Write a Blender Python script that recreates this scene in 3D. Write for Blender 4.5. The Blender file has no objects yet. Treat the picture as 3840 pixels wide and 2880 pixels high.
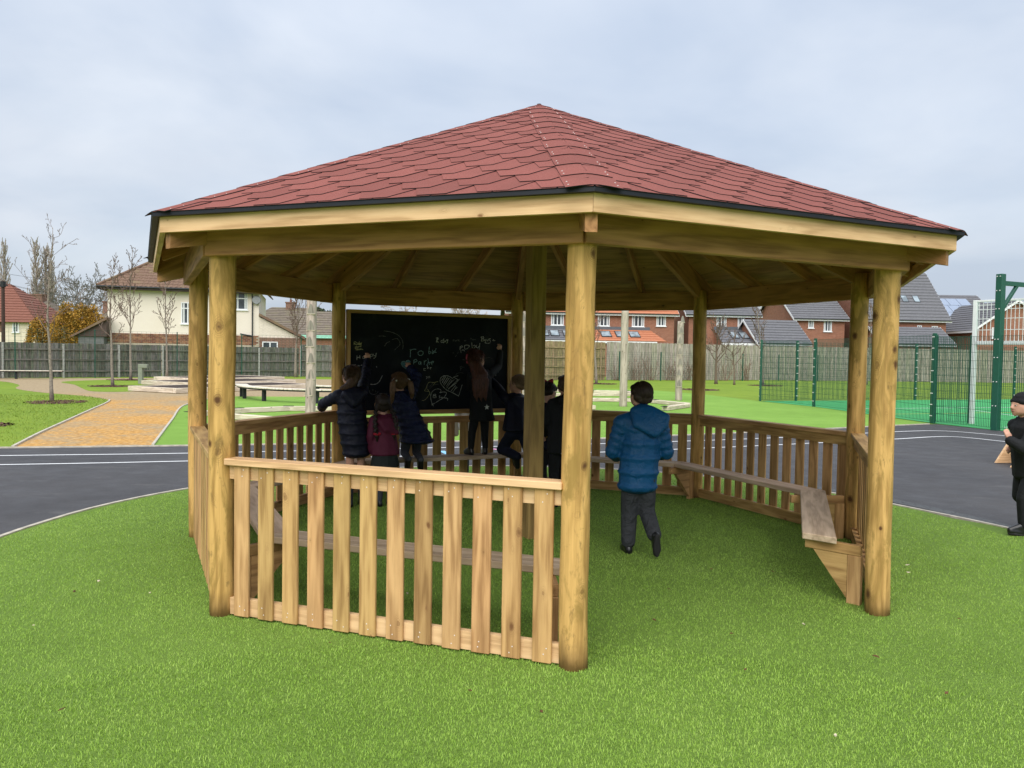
import bpy, bmesh, math, random
import numpy as np
from mathutils import Vector, Matrix, Euler
from math import sin, cos, pi, radians, sqrt, atan2
random.seed(7)
SC = bpy.context.scene
COL = SC.collection

# ------------------------------------------------------------------ camera
cam = bpy.data.objects.new('camera', bpy.data.cameras.new('camera'))
COL.objects.link(cam)
SC.camera = cam
CAM = Vector((-0.555, -7.129, 1.654))
yaw, pit, rol = radians(2.812), radians(-2.051), radians(0.896)
_f = Vector((sin(yaw)*cos(pit), cos(yaw)*cos(pit), sin(pit)))
_r = Vector((cos(yaw), -sin(yaw), 0)); _u = _r.cross(_f)
_r2 = _r*cos(rol) + _u*sin(rol); _u2 = _u*cos(rol) - _r*sin(rol)
cam.matrix_world = Matrix(((_r2.x, _u2.x, -_f.x, CAM.x), (_r2.y, _u2.y, -_f.y, CAM.y), (_r2.z, _u2.z, -_f.z, CAM.z), (0, 0, 0, 1)))
cam.data.sensor_width = 36.0
cam.data.lens = 36.0*2952/3840
cam.data.clip_start = 0.05
cam.data.clip_end = 3000

# ------------------------------------------------------------------ world: overcast sky over a Nishita sky
SUN_EL, SUN_AZ = radians(48), radians(192)      # azimuth clockwise from +y
W = bpy.data.worlds.new('World'); SC.world = W; W.use_nodes = True
wn = W.node_tree; wn.nodes.clear()
def WN(t, **k):
    n = wn.nodes.new(t)
    for a, b in k.items(): setattr(n, a, b)
    return n
sky = WN('ShaderNodeTexSky', sky_type='NISHITA', sun_disc=False, sun_elevation=SUN_EL, sun_rotation=SUN_AZ, air_density=1.0, dust_density=1.5, ozone_density=1.0)
tc = WN('ShaderNodeTexCoord')
sep = WN('ShaderNodeSeparateXYZ'); wn.links.new(tc.outputs['Generated'], sep.inputs[0])
# project the sky direction on a cloud layer: xy / (z + k)
zc = WN('ShaderNodeMath', operation='MAXIMUM'); zc.inputs[1].default_value = 0.0; wn.links.new(sep.outputs['Z'], zc.inputs[0])
za = WN('ShaderNodeMath', operation='ADD'); za.inputs[1].default_value = 0.22; wn.links.new(zc.outputs[0], za.inputs[0])
dx = WN('ShaderNodeMath', operation='DIVIDE'); wn.links.new(sep.outputs['X'], dx.inputs[0]); wn.links.new(za.outputs[0], dx.inputs[1])
dy = WN('ShaderNodeMath', operation='DIVIDE'); wn.links.new(sep.outputs['Y'], dy.inputs[0]); wn.links.new(za.outputs[0], dy.inputs[1])
cmb = WN('ShaderNodeCombineXYZ'); wn.links.new(dx.outputs[0], cmb.inputs[0]); wn.links.new(dy.outputs[0], cmb.inputs[1])
n1 = WN('ShaderNodeTexNoise'); n1.inputs['Scale'].default_value = 1.3; n1.inputs['Detail'].default_value = 5; n1.inputs['Roughness'].default_value = .5; n1.inputs['Distortion'].default_value = .35
wn.links.new(cmb.outputs[0], n1.inputs['Vector'])
rp = WN('ShaderNodeValToRGB'); rp.color_ramp.elements[0].position = .36; rp.color_ramp.elements[1].position = .66
wn.links.new(n1.outputs['Fac'], rp.inputs['Fac'])
# thin places (blue shows through) against thick grey-white cloud
n2 = WN('ShaderNodeTexNoise'); n2.inputs['Scale'].default_value = .9; n2.inputs['Detail'].default_value = 5; n2.inputs['Roughness'].default_value = .55
mp2 = WN('ShaderNodeMapping'); mp2.inputs['Location'].default_value = (3.1, 7.7, 0); wn.links.new(cmb.outputs[0], mp2.inputs[0]); wn.links.new(mp2.outputs[0], n2.inputs['Vector'])
cloud = WN('ShaderNodeMix', data_type='RGBA'); wn.links.new(rp.outputs['Color'], cloud.inputs['Factor'])
cloud.inputs['A'].default_value = (3.75, 4.25, 5.05, 1); cloud.inputs['B'].default_value = (5.05, 5.4, 5.95, 1)
r2 = WN('ShaderNodeValToRGB'); r2.color_ramp.elements[0].position = .42; r2.color_ramp.elements[0].color = (.80, .80, .80, 1); r2.color_ramp.elements[1].position = .62; r2.color_ramp.elements[1].color = (.95, .95, .95, 1)
wn.links.new(n2.outputs['Fac'], r2.inputs['Fac'])
mix = WN('ShaderNodeMix', data_type='RGBA'); wn.links.new(r2.outputs['Color'], mix.inputs['Factor'])
wn.links.new(sky.outputs[0], mix.inputs['A']); wn.links.new(cloud.outputs['Result'], mix.inputs['B'])
# an overcast sky is brighter overhead than at the horizon
gr = WN('ShaderNodeMapRange'); gr.inputs['From Min'].default_value = 0; gr.inputs['From Max'].default_value = 1; gr.inputs['To Min'].default_value = .80; gr.inputs['To Max'].default_value = 1.40
wn.links.new(zc.outputs[0], gr.inputs['Value'])
sc = WN('ShaderNodeVectorMath', operation='SCALE'); wn.links.new(mix.outputs['Result'], sc.inputs[0]); wn.links.new(gr.outputs[0], sc.inputs['Scale'])
bg = WN('ShaderNodeBackground'); bg.inputs['Strength'].default_value = .066
wn.links.new(sc.outputs[0], bg.inputs['Color'])
wo = WN('ShaderNodeOutputWorld'); wn.links.new(bg.outputs[0], wo.inputs[0])

sl = bpy.data.lights.new('sun', 'SUN'); sl.energy = 1.5; sl.angle = radians(70); sl.color = (1, .96, .9)
so = bpy.data.objects.new('sun', sl); COL.objects.link(so)
sdir = Vector((sin(SUN_AZ)*cos(SUN_EL), cos(SUN_AZ)*cos(SUN_EL), sin(SUN_EL)))
so.rotation_euler = sdir.to_track_quat('Z', 'Y').to_euler(); so.location = (0, -20, 30)
vs = SC.view_settings
vs.view_transform = 'Standard'; vs.look = 'None'; vs.gamma = 1; vs.use_curve_mapping = False; vs.exposure = 1.37
SC.render.engine = 'CYCLES'

# ------------------------------------------------------------------ helpers
def tag(o, label=None, cat=None, group=None, kind=None):
    if label: o['label'] = label
    if cat: o['category'] = cat
    if group: o['group'] = group
    if kind: o['kind'] = kind
    return o
def ob(name, data, parent=None, M=None, loc=None, rz=None):
    o = bpy.data.objects.new(name, data); COL.objects.link(o)
    if parent is not None: o.parent = parent
    if M is not None: o.matrix_basis = M
    if loc is not None: o.location = loc
    if rz is not None: o.rotation_euler = (0, 0, rz)
    return o
def thing(name, label, cat, loc=(0, 0, 0), rz=0, group=None):
    o = ob(name, None, None, loc=loc, rz=rz); o.empty_display_size = .1
    return tag(o, label, cat, group)

class MB:
    """collects shapes, builds one mesh"""
    def __init__(s): s.v = []; s.f = []; s.m = []
    def add(s, vs, fs, mi=0):
        b = len(s.v); s.v += [tuple(v) for v in vs]; s.f += [[b+i for i in f] for f in fs]; s.m += [mi]*len(fs)
    def box(s, x0, x1, y0, y1, z0, z1, mi=0):
        s.add([(x0,y0,z0),(x1,y0,z0),(x1,y1,z0),(x0,y1,z0),(x0,y0,z1),(x1,y0,z1),(x1,y1,z1),(x0,y1,z1)],
              [(0,3,2,1),(4,5,6,7),(0,1,5,4),(1,2,6,5),(2,3,7,6),(3,0,4,7)], mi)
    def bar(s, p0, p1, w, h, up=(0,0,1), mi=0):
        M, L = barM(p0, p1, up); a, b, c = L/2, w/2, h/2
        vs = [M @ Vector((x,y,z)) for z in (-c,c) for (x,y) in ((-a,-b),(a,-b),(a,b),(-a,b))]
        s.add(vs, [(0,3,2,1),(4,5,6,7),(0,1,5,4),(1,2,6,5),(2,3,7,6),(3,0,4,7)], mi)
    def prism(s, poly, vec, mi=0):
        n = len(poly); P = [Vector(p) for p in poly]; v = Vector(vec)
        s.add(P+[p+v for p in P], [tuple(range(n))[::-1], tuple(range(n, 2*n))]+[(i,(i+1)%n,n+(i+1)%n,n+i) for i in range(n)], mi)
    def face(s, poly, mi=0): s.add(poly, [tuple(range(len(poly)))], mi)
    def tube(s, pts, rad, n=8, mi=0, cap=True):
        P = [Vector(p) for p in pts]; N = len(P)
        if not hasattr(rad, '__len__'): rad = [rad]*N
        ref = Vector((.31,.92,.23)); vs = []
        for i, p in enumerate(P):
            d = (P[min(i+1,N-1)]-P[max(i-1,0)])
            if d.length < 1e-9: d = Vector((0,0,1))
            d.normalize()
            a = d.cross(ref)
            if a.length < .05: a = d.cross(Vector((1,0,0)))
            a.normalize(); b = d.cross(a)
            vs += [p+(a*cos(2*pi*k/n)+b*sin(2*pi*k/n))*rad[i] for k in range(n)]
        fs = [(i*n+k, i*n+(k+1)%n, (i+1)*n+(k+1)%n, (i+1)*n+k) for i in range(N-1) for k in range(n)]
        if cap: fs += [tuple(range(n))[::-1], tuple((N-1)*n+k for k in range(n))]
        s.add(vs, fs, mi)
    def mesh(s, name, mats, smooth=False):
        me = bpy.data.meshes.new(name); me.from_pydata(s.v, [], s.f)
        if not isinstance(mats, (list, tuple)): mats = [mats]
        for m in mats: me.materials.append(m)
        if len(mats) > 1: me.polygons.foreach_set('material_index', s.m)
        if smooth: me.polygons.foreach_set('use_smooth', [True]*len(s.f))
        me.update(); return me
    def build(s, name, mats, parent=None, smooth=False, M=None, loc=None): return ob(name, s.mesh(name, mats, smooth), parent, M, loc)

def barM(p0, p1, up=(0,0,1)):
    p0 = Vector(p0); p1 = Vector(p1); x = p1-p0; L = x.length; x.normalize(); z = Vector(up)
    z = z-x*z.dot(x)
    if z.length < 1e-6: z = Vector((1,0,0)) - x*x.x
    z.normalize(); y = z.cross(x); c = (p0+p1)/2
    return Matrix(((x.x,y.x,z.x,c.x),(x.y,y.y,z.y,c.y),(x.z,y.z,z.z,c.z),(0,0,0,1))), L

_pc = {}
def plank_mesh(L, w, h, mat, bev=.004):
    k = (round(L,3), round(w,3), round(h,3), mat.name, bev)
    if k in _pc: return _pc[k]
    bm = bmesh.new(); bmesh.ops.create_cube(bm, size=1)
    bmesh.ops.scale(bm, vec=(L,w,h), verts=bm.verts)
    if bev: bmesh.ops.bevel(bm, geom=bm.edges[:], offset=bev, segments=1, profile=.5, affect='EDGES')
    me = bpy.data.meshes.new('plank'); bm.to_mesh(me); bm.free(); me.materials.append(mat); _pc[k] = me
    return me
def plank(name, p0, p1, w, h, mat, parent, up=(0,0,1), bev=.004):
    M, L = barM(p0, p1, up)
    return ob(name, plank_mesh(L, w, h, mat, bev), parent, M)

def catmull(P, n=8, closed=False):
    P = [Vector((p[0],p[1],0 if len(p)<3 else p[2])) for p in P]; out = []; N = len(P)
    for i in range(N if closed else N-1):
        a = P[(i-1)%N] if closed or i>0 else P[0]*2-P[1]
        b = P[i]; c = P[(i+1)%N]; d = P[(i+2)%N] if closed or i+2<N else c*2-b
        for k in range(n):
            t = k/n; out.append(.5*((2*b)+(c-a)*t+(2*a-5*b+4*c-d)*t*t+(3*b-a-3*c+d)*t**3))
    if not closed: out.append(P[-1])
    return out
def ribbon(mb, pts, w, z0, z1=None):
    N = len(pts); L = []; R = []
    for i, p in enumerate(pts):
        d = pts[min(i+1,N-1)]-pts[max(i-1,0)]; d.z = 0; d.normalize(); nn = Vector((-d.y,d.x,0))*w/2
        L.append(p+nn); R.append(p-nn)
    for i in range(N-1):
        a,b,c,d = R[i],R[i+1],L[i+1],L[i]
        if z1 is None: mb.face([(q.x,q.y,z0) for q in (a,b,c,d)])
        else:
            mb.add([(q.x,q.y,z) for z in (z0,z1) for q in (a,b,c,d)], [(4,5,6,7),(0,1,5,4),(2,3,7,6)]+([(3,0,4,7)] if i==0 else [])+([(1,2,6,5)] if i==N-2 else []))

# ------------------------------------------------------------------ materials
def nodes(name):
    m = bpy.data.materials.new(name); m.use_nodes = True; nt = m.node_tree; b = nt.nodes['Principled BSDF']
    b.inputs['Specular IOR Level'].default_value = .3
    return m, nt, b
def nd(nt, t, ins=None, **k):
    n = nt.nodes.new(t)
    for a, v in k.items(): setattr(n, a, v)
    if ins:
        for a, v in ins.items():
            if hasattr(v, 'is_output') or isinstance(v, bpy.types.NodeSocket): nt.links.new(v, n.inputs[a])
            else: n.inputs[a].default_value = v
    return n
def c4(c): return (c[0], c[1], c[2], 1)
def ramp(nt, fac, stops):
    r = nd(nt, 'ShaderNodeValToRGB', {'Fac': fac}); e = r.color_ramp.elements
    while len(e) < len(stops): e.new(.5)
    for i, (p, c) in enumerate(stops): e[i].position = p; e[i].color = c4(c)
    return r.outputs['Color']
def mixc(nt, f, a, b, mode='MIX'):
    n = nd(nt, 'ShaderNodeMix', data_type='RGBA', blend_type=mode)
    for key, v in (('Factor', f), ('A', a), ('B', b)):
        if isinstance(v, bpy.types.NodeSocket): nt.links.new(v, n.inputs[key])
        else: n.inputs[key].default_value = v if key == 'Factor' else c4(v)
    return n.outputs['Result']
def coords(nt, scale=(1,1,1), rnd=True, world=False):
    if world: v = nd(nt, 'ShaderNodeNewGeometry').outputs['Position']
    else: v = nd(nt, 'ShaderNodeTexCoord').outputs['Object']
    if rnd and not world:
        oi = nd(nt, 'ShaderNodeObjectInfo'); r = nd(nt, 'ShaderNodeVectorMath', {0: oi.outputs['Random'], 1: (37., 19., 53.)}, operation='MULTIPLY')
        v = nd(nt, 'ShaderNodeVectorMath', {0: v, 1: r.outputs[0]}, operation='ADD').outputs[0]
    return nd(nt, 'ShaderNodeMapping', {'Vector': v, 'Scale': scale}).outputs[0]
def noise(nt, v, scale, detail=4, rough=.55, dist=0):
    return nd(nt, 'ShaderNodeTexNoise', {'Vector': v, 'Scale': scale, 'Detail': detail, 'Roughness': rough, 'Distortion': dist}).outputs['Fac']
def bump(nt, b, h, strength=.3, dist=.01):
    n = nd(nt, 'ShaderNodeBump', {'Height': h, 'Strength': strength, 'Distance': dist}); nt.links.new(n.outputs[0], b.inputs['Normal'])
def plain(name, col, rough=.7, metal=0, var=.12, scale=6, spec=.3, bmp=0, world=False):
    m, nt, b = nodes(name); v = coords(nt, world=world)
    f = noise(nt, v, scale, 5)
    c = ramp(nt, f, [(.3, [x*(1-var) for x in col]), (.7, [min(1,x*(1+var)) for x in col])])
    nt.links.new(c, b.inputs['Base Color']); b.inputs['Roughness'].default_value = rough; b.inputs['Metallic'].default_value = metal
    b.inputs['Specular IOR Level'].default_value = spec
    if bmp: bump(nt, b, noise(nt, v, scale*8, 3), bmp)
    return m
def wood(name, light, dark, knot=(.06,.03,.012), rough=.62, grey=0, var=.25, knots=True, ax=0, ks=(4.2,7.5), kr=1.0, foot=False, blot=.45, mott=False):
    """sawn timber, grain along local axis ax"""
    m, nt, b = nodes(name)
    def sc(l, t): s = [t,t,t]; s[ax] = l; return tuple(s)
    v = coords(nt)
    s1 = nd(nt, 'ShaderNodeMapping', {'Vector': v, 'Scale': sc(.55, 5)}).outputs[0]
    warp = noise(nt, s1, 1.6, 2)
    rings = nd(nt, 'ShaderNodeMath', {0: warp, 1: 26.}, operation='MULTIPLY').outputs[0]
    rings = nd(nt, 'ShaderNodeMath', {0: rings}, operation='SINE').outputs[0]
    rings = nd(nt, 'ShaderNodeMapRange', {'Value': rings, 'From Min': -1.0, 'From Max': 1.0}).outputs[0]
    s2 = nd(nt, 'ShaderNodeMapping', {'Vector': v, 'Scale': sc(1.5, 60)}).outputs[0]
    fine = noise(nt, s2, 2.2, 4, .6)
    s4 = nd(nt, 'ShaderNodeMapping', {'Vector': v, 'Scale': sc(2.2, 26)}).outputs[0]
    streak = noise(nt, s4, 2.0, 3, .6)
    f = mixc(nt, .5, rings, fine); f = mixc(nt, .45, f, streak)
    col = ramp(nt, f, [(.30, [x*.82 for x in dark]), (.5, [(a+c)/2 for a, c in zip(light, dark)]), (.68, light)])
    oi = nd(nt, 'ShaderNodeObjectInfo')
    tone = ramp(nt, oi.outputs['Random'], [(0, (1-var,1-var*1.05,1-var*1.15)), (.35, (1-var*.3,1-var*.1,1-var*.6)), (.7, (1,1-var*.25,1-var*.2)), (1, (1,1,1))])
    col = mixc(nt, 1.0, col, tone, 'MULTIPLY')
    big = noise(nt, nd(nt, 'ShaderNodeMapping', {'Vector': v, 'Scale': sc(1.2, 4)}).outputs[0], 1.3, 3)
    col = mixc(nt, nd(nt, 'ShaderNodeMapRange', {'Value': big, 'From Min': .5, 'From Max': .75, 'To Max': blot}).outputs[0], col, [x*.62 for x in dark])
    if mott:   # green-brown treatment mottling of a peeled log
        g1 = noise(nt, nd(nt, 'ShaderNodeMapping', {'Vector': v, 'Scale': sc(1.6, 5.5)}).outputs[0], 1.6, 5, .65, 1.2)
        col = mixc(nt, nd(nt, 'ShaderNodeMapRange', {'Value': g1, 'From Min': .50, 'From Max': .62, 'To Max': .75}).outputs[0], col, (.30,.19,.05))
        g2 = noise(nt, nd(nt, 'ShaderNodeMapping', {'Vector': v, 'Scale': sc(3.2, 9)}).outputs[0], 1.7, 5, .7, .8)
        col = mixc(nt, nd(nt, 'ShaderNodeMapRange', {'Value': g2, 'From Min': .60, 'From Max': .70, 'To Max': .65}).outputs[0], col, (.17,.11,.04))
    if knots:
        s3 = nd(nt, 'ShaderNodeMapping', {'Vector': v, 'Scale': sc(*ks)}).outputs[0]
        vn = nd(nt, 'ShaderNodeTexVoronoi', {'Vector': s3, 'Scale': 1.0, 'Randomness': 1.0}); rv = nd(nt, 'ShaderNodeSeparateColor', {0: vn.outputs['Color']}).outputs[0]
        rv = nd(nt, 'ShaderNodeMapRange', {'Value': rv, 'To Min': .25, 'To Max': 1.35}).outputs[0]
        vo = nd(nt, 'ShaderNodeMath', {0: vn.outputs['Distance'], 1: rv}, operation='DIVIDE').outputs[0]
        wig = nd(nt, 'ShaderNodeMath', {0: noise(nt, v, 34, 3), 1: .11}, operation='MULTIPLY').outputs[0]
        vo = nd(nt, 'ShaderNodeMath', {0: vo, 1: wig}, operation='ADD').outputs[0]
        hal = nd(nt, 'ShaderNodeMapRange', {'Value': vo, 'From Min': .12*kr, 'From Max': .30*kr, 'To Min': .75, 'To Max': 0.0}).outputs[0]
        rg = nd(nt, 'ShaderNodeMath', {0: nd(nt, 'ShaderNodeMath', {0: vo, 1: 190.0/kr}, operation='MULTIPLY').outputs[0]}, operation='SINE').outputs[0]
        rg = nd(nt, 'ShaderNodeMath', {0: nd(nt, 'ShaderNodeMapRange', {'Value': rg, 'From Min': -1.0, 'From Max': 1.0}).outputs[0], 1: hal}, operation='MULTIPLY').outputs[0]
        kf = nd(nt, 'ShaderNodeMapRange', {'Value': vo, 'From Min': .09*kr, 'From Max': .16*kr, 'To Min': 1.0, 'To Max': 0.0}).outputs[0]
        col = mixc(nt, rg, col, [x*.7 for x in dark]); col = mixc(nt, kf, col, knot)
    if foot:   # damp, soiled foot of a standing log
        sz = nd(nt, 'ShaderNodeSeparateXYZ', {0: nd(nt, 'ShaderNodeTexCoord').outputs['Object']}).outputs['Z']
        hz = nd(nt, 'ShaderNodeMath', {0: sz, 1: nd(nt, 'ShaderNodeMath', {0: noise(nt, nd(nt, 'ShaderNodeMapping', {'Vector': v, 'Scale': (9,9,2)}).outputs[0], 1.5, 3), 1: .30}, operation='MULTIPLY').outputs[0]}, operation='SUBTRACT').outputs[0]
        col = mixc(nt, nd(nt, 'ShaderNodeMapRange', {'Value': hz, 'From Min': -.14, 'From Max': 0.02, 'To Min': .8, 'To Max': 0.0}).outputs[0], col, (.10,.055,.02))
    nt.links.new(col, b.inputs['Base Color']); b.inputs['Roughness'].default_value = rough
    b.inputs['Specular IOR Level'].default_value = .2
    bump(nt, b, fine, .25, .004)
    return m

M_PINE = wood('pine_slat', (.66,.41,.185), (.43,.24,.098), knot=(.18,.085,.035), kr=1.1, blot=.5, var=.3)
M_PALE = wood('pine_pale', (.83,.555,.315), (.67,.41,.21), knot=(.22,.10,.04), var=.1, kr=.85)
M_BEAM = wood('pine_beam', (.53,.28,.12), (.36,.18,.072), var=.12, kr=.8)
M_SEAT = wood('seat_plank', (.64,.49,.36), (.50,.36,.25), knot=(.2,.12,.07), var=.1, kr=.7)
M_POST = wood('post_log', (.70,.43,.15), (.43,.25,.075), knot=(.11,.05,.02), ax=2, var=.12, ks=(5.0,7.0), kr=1.45, foot=True, blot=.0, mott=True)
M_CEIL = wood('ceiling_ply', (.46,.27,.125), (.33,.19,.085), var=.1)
M_GREYW = wood('weathered_board', (.215,.215,.195), (.105,.105,.095), knot=(.05,.05,.045), var=.4, rough=.85, knots=False)
M_GREYR = wood('weathered_rail', (.20,.195,.17), (.12,.115,.10), var=.3, rough=.85, knots=False)
M_SILV = wood('silver_board', (.43,.40,.345), (.27,.245,.205), var=.28, rough=.85, knots=False)
M_TANF = wood('tan_board', (.36,.28,.17), (.22,.165,.095), var=.3, rough=.8, knots=False)
M_LOG = wood('silver_log', (.52,.44,.38), (.36,.30,.255), ax=2, var=.12, rough=.85)
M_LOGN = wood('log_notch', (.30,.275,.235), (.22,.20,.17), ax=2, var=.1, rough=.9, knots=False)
M_SLEEP = wood('pale_sleeper', (.72,.63,.52), (.55,.46,.36), var=.15, rough=.8)
M_DECKT = wood('bench_top', (.78,.72,.62), (.62,.55,.46), var=.15, rough=.7, knots=False)
M_EDGE = plain('edging_timber', (.46,.42,.35), .8, var=.25, scale=9)
M_BITU = plain('bitumen_edge', (.012,.014,.02), .55, var=.2)
M_GREENM = plain('green_metal', (.006,.075,.045), .38, spec=.5, var=.08)
M_GREENW = plain('green_wire', (.007,.06,.04), .45, spec=.4, var=.05)
M_WHITEM = plain('white_metal', (.74,.75,.74), .45, var=.04)
M_UPVC = plain('white_upvc', (.78,.79,.80), .4, var=.03)
M_BLACKM = plain('black_metal', (.02,.022,.025), .5, var=.1)
M_CONC = plain('concrete_post', (.36,.36,.33), .9, var=.2, scale=14, bmp=.2)
M_GREYPL = plain('grey_gutter', (.03,.032,.035), .5, var=.1)
M_STEEL = plain('pedestal_green', (.23,.25,.19), .7, var=.1)
M_RUBB = plain('black_rubber', (.015,.015,.016), .8, var=.1)
M_NAIL = plain('nail_zinc', (.75,.72,.7), .5, var=.1)
M_LEAFL = plain('dead_leaf', (.12,.06,.025), .8, var=.5, scale=40)
M_CHIP = plain('pale_chip', (.6,.52,.38), .8, var=.3, scale=40)

def felt_mat():
    m, nt, b = nodes('red_felt'); v = coords(nt)
    g = noise(nt, v, 420, 2, .7); big = noise(nt, v, 3.0, 3)
    c = ramp(nt, g, [(.3, (.155,.050,.041)), (.55, (.265,.087,.071)), (.75, (.40,.165,.135))])
    oi = nd(nt, 'ShaderNodeObjectInfo')
    tone = ramp(nt, oi.outputs['Random'], [(0, (.80,.79,.79)), (1, (1.0,1.0,1.0))])
    c = mixc(nt, 1.0, c, tone, 'MULTIPLY')
    c = mixc(nt, nd(nt, 'ShaderNodeMapRange', {'Value': big, 'From Min': .45, 'From Max': .7, 'To Max': .45}).outputs[0], c, (.17,.062,.05))
    nt.links.new(c, b.inputs['Base Color']); b.inputs['Roughness'].default_value = .9; b.inputs['Specular IOR Level'].default_value = .15
    bump(nt, b, g, .35, .002); return m
M_FELT = felt_mat()

def turf_mat(name, cols, blade=False, sc=1.0):
    m, nt, b = nodes(name)
    p = coords(nt, world=True)
    big = noise(nt, p, .55*sc, 3); mid = noise(nt, p, 3.2*sc, 3)
    f = mixc(nt, .45, big, mid)
    if blade:
        gi = nd(nt, 'ShaderNodeNewGeometry').outputs['Random Per Island']
        f = mixc(nt, .5, f, gi)
    else:
        f = mixc(nt, .35, f, noise(nt, p, 60*sc, 4, .7))
    c = ramp(nt, f, cols)
    nt.links.new(c, b.inputs['Base Color']); b.inputs['Roughness'].default_value = .55 if blade else .85; b.inputs['Specular IOR Level'].default_value = .25 if blade else .1
    if not blade: bump(nt, b, noise(nt, p, 45*sc, 4, .7), .9, .03)
    return m
M_TURF = turf_mat('turf_base', [(.3,(.13,.21,.04)), (.5,(.16,.26,.05)), (.7,(.20,.31,.065))])
M_TURFF = turf_mat('turf_far', [(.3,(.15,.275,.045)), (.5,(.195,.345,.06)), (.7,(.26,.43,.085))], sc=.6)
M_BLADE = turf_mat('turf_blade', [(.25,(.20,.345,.045)), (.42,(.245,.405,.055)), (.6,(.285,.445,.068)), (.8,(.38,.52,.12))], True)
M_LAWN = turf_mat('lawn', [(.28,(.115,.18,.024)), (.45,(.16,.245,.03)), (.6,(.215,.30,.036)), (.75,(.28,.34,.055))], sc=.45)
M_GRASS = turf_mat('lawn_blade', [(.25,(.135,.20,.026)), (.5,(.185,.26,.032)), (.8,(.27,.32,.055))], True, .5)
def asphalt_mat():
    m, nt, b = nodes('asphalt'); p = coords(nt, world=True)
    sp = noise(nt, p, 160, 3, .7); big = noise(nt, p, .35, 4, .6); mid = noise(nt, p, 2.5, 4)
    c = ramp(nt, sp, [(.3,(.036,.035,.036)), (.55,(.070,.068,.070)), (.8,(.15,.147,.15))])
    c = mixc(nt, nd(nt,'ShaderNodeMapRange',{'Value':big,'From Min':.35,'From Max':.7,'To Max':.75}).outputs[0], c, (.040,.039,.042))
    sc_ = noise(nt, nd(nt,'ShaderNodeMapping',{'Vector':p,'Scale':(.7,2.2,1)}).outputs[0], 1.4, 6, .75, .5)
    c = mixc(nt, nd(nt,'ShaderNodeMapRange',{'Value':sc_,'From Min':.56,'From Max':.78,'To Max':.55}).outputs[0], c, (.16,.155,.15))
    nt.links.new(c, b.inputs['Base Color'])
    r = nd(nt,'ShaderNodeMapRange',{'Value':mid,'From Min':.3,'From Max':.7,'To Min':.55,'To Max':.8}).outputs[0]; nt.links.new(r, b.inputs['Roughness'])
    bump(nt, b, sp, .5, .006); return m
M_ASPH = asphalt_mat()
def paint_mat(name, col):
    m, nt, b = nodes(name); p = coords(nt, world=True); sp = noise(nt, p, 26, 5, .75)
    c = ramp(nt, sp, [(.30,[x*.35 for x in col]), (.44,col)]); nt.links.new(c, b.inputs['Base Color']); b.inputs['Roughness'].default_value = .6; return m
M_LINE = paint_mat('white_paint', (.78,.79,.80))
M_LBLUE = paint_mat('blue_paint', (.25,.55,.78)); M_PINK = paint_mat('pink_paint', (.75,.3,.5)); M_YEL = paint_mat('yellow_paint', (.65,.65,.1))
def path_mat():
    m, nt, b = nodes('sandy_path'); p = coords(nt, world=True)
    sp = noise(nt, p, 11, 6, .8); big = noise(nt, p, .45, 5, .65, .6); sp2 = noise(nt, nd(nt,'ShaderNodeMapping',{'Vector':p,'Scale':(1,1,1)}).outputs[0], 7, 4, .6)
    a = ramp(nt, sp, [(.36,(.27,.13,.03)), (.5,(.50,.265,.065)), (.62,(.66,.40,.14))])
    d = ramp(nt, sp, [(.3,(.21,.155,.085)), (.5,(.33,.25,.145)), (.7,(.46,.36,.23))])
    f = mixc(nt, .4, big, sp2)
    c = mixc(nt, nd(nt,'ShaderNodeMapRange',{'Value':f,'From Min':.44,'From Max':.58}).outputs[0], a, d)
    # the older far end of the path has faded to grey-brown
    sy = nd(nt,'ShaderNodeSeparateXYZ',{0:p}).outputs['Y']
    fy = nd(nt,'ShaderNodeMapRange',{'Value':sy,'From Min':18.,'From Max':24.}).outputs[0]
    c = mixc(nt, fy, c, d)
    nt.links.new(c, b.inputs['Base Color']); b.inputs['Roughness'].default_value = .95
    bump(nt, b, sp, .8, .02); return m
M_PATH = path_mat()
M_PITCH = turf_mat('pitch_green', [(.3,(.055,.30,.10)), (.5,(.075,.37,.13)), (.7,(.10,.43,.16))], sc=.5)
def brick_mat(name, c1, c2, mortar, sc=1.0):
    m, nt, b = nodes(name)
    v = nd(nt,'ShaderNodeTexCoord').outputs['Object']
    s = nd(nt,'ShaderNodeSeparateXYZ',{0:v}); a = nd(nt,'ShaderNodeMath',{0:s.outputs['X'],1:s.outputs['Y']},operation='ADD').outputs[0]
    cv = nd(nt,'ShaderNodeCombineXYZ',{0:a,1:s.outputs['Z'],2:0.}).outputs[0]
    br = nd(nt,'ShaderNodeTexBrick',{'Vector':cv,'Color1':c4(c1),'Color2':c4(c2),'Mortar':c4(mortar),'Scale':1.0,'Mortar Size':.012,'Brick Width':.28*sc,'Row Height':.095*sc,'Mortar Smooth':.3,'Bias':-.2})
    n = noise(nt, v, 5, 4); c = mixc(nt, nd(nt,'ShaderNodeMapRange',{'Value':n,'From Min':.4,'From Max':.7,'To Max':.35}).outputs[0], br.outputs['Color'], [x*.6 for x in c2])
    nt.links.new(c, b.inputs['Base Color']); b.inputs['Roughness'].default_value = .9
    bump(nt, b, br.outputs['Fac'], -.3, .01); return m
M_BRICK = brick_mat('red_brick', (.33,.13,.075), (.25,.09,.052), (.30,.22,.17))
M_BRICKD = brick_mat('brown_brick', (.21,.10,.065), (.14,.065,.045), (.28,.23,.18))
M_BRK = [plain('brick_a', (.23,.105,.06), .9, var=.3, scale=20), plain('brick_b', (.17,.075,.05), .9, var=.3, scale=20), plain('brick_c', (.28,.15,.085), .9, var=.3, scale=20)]
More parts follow.
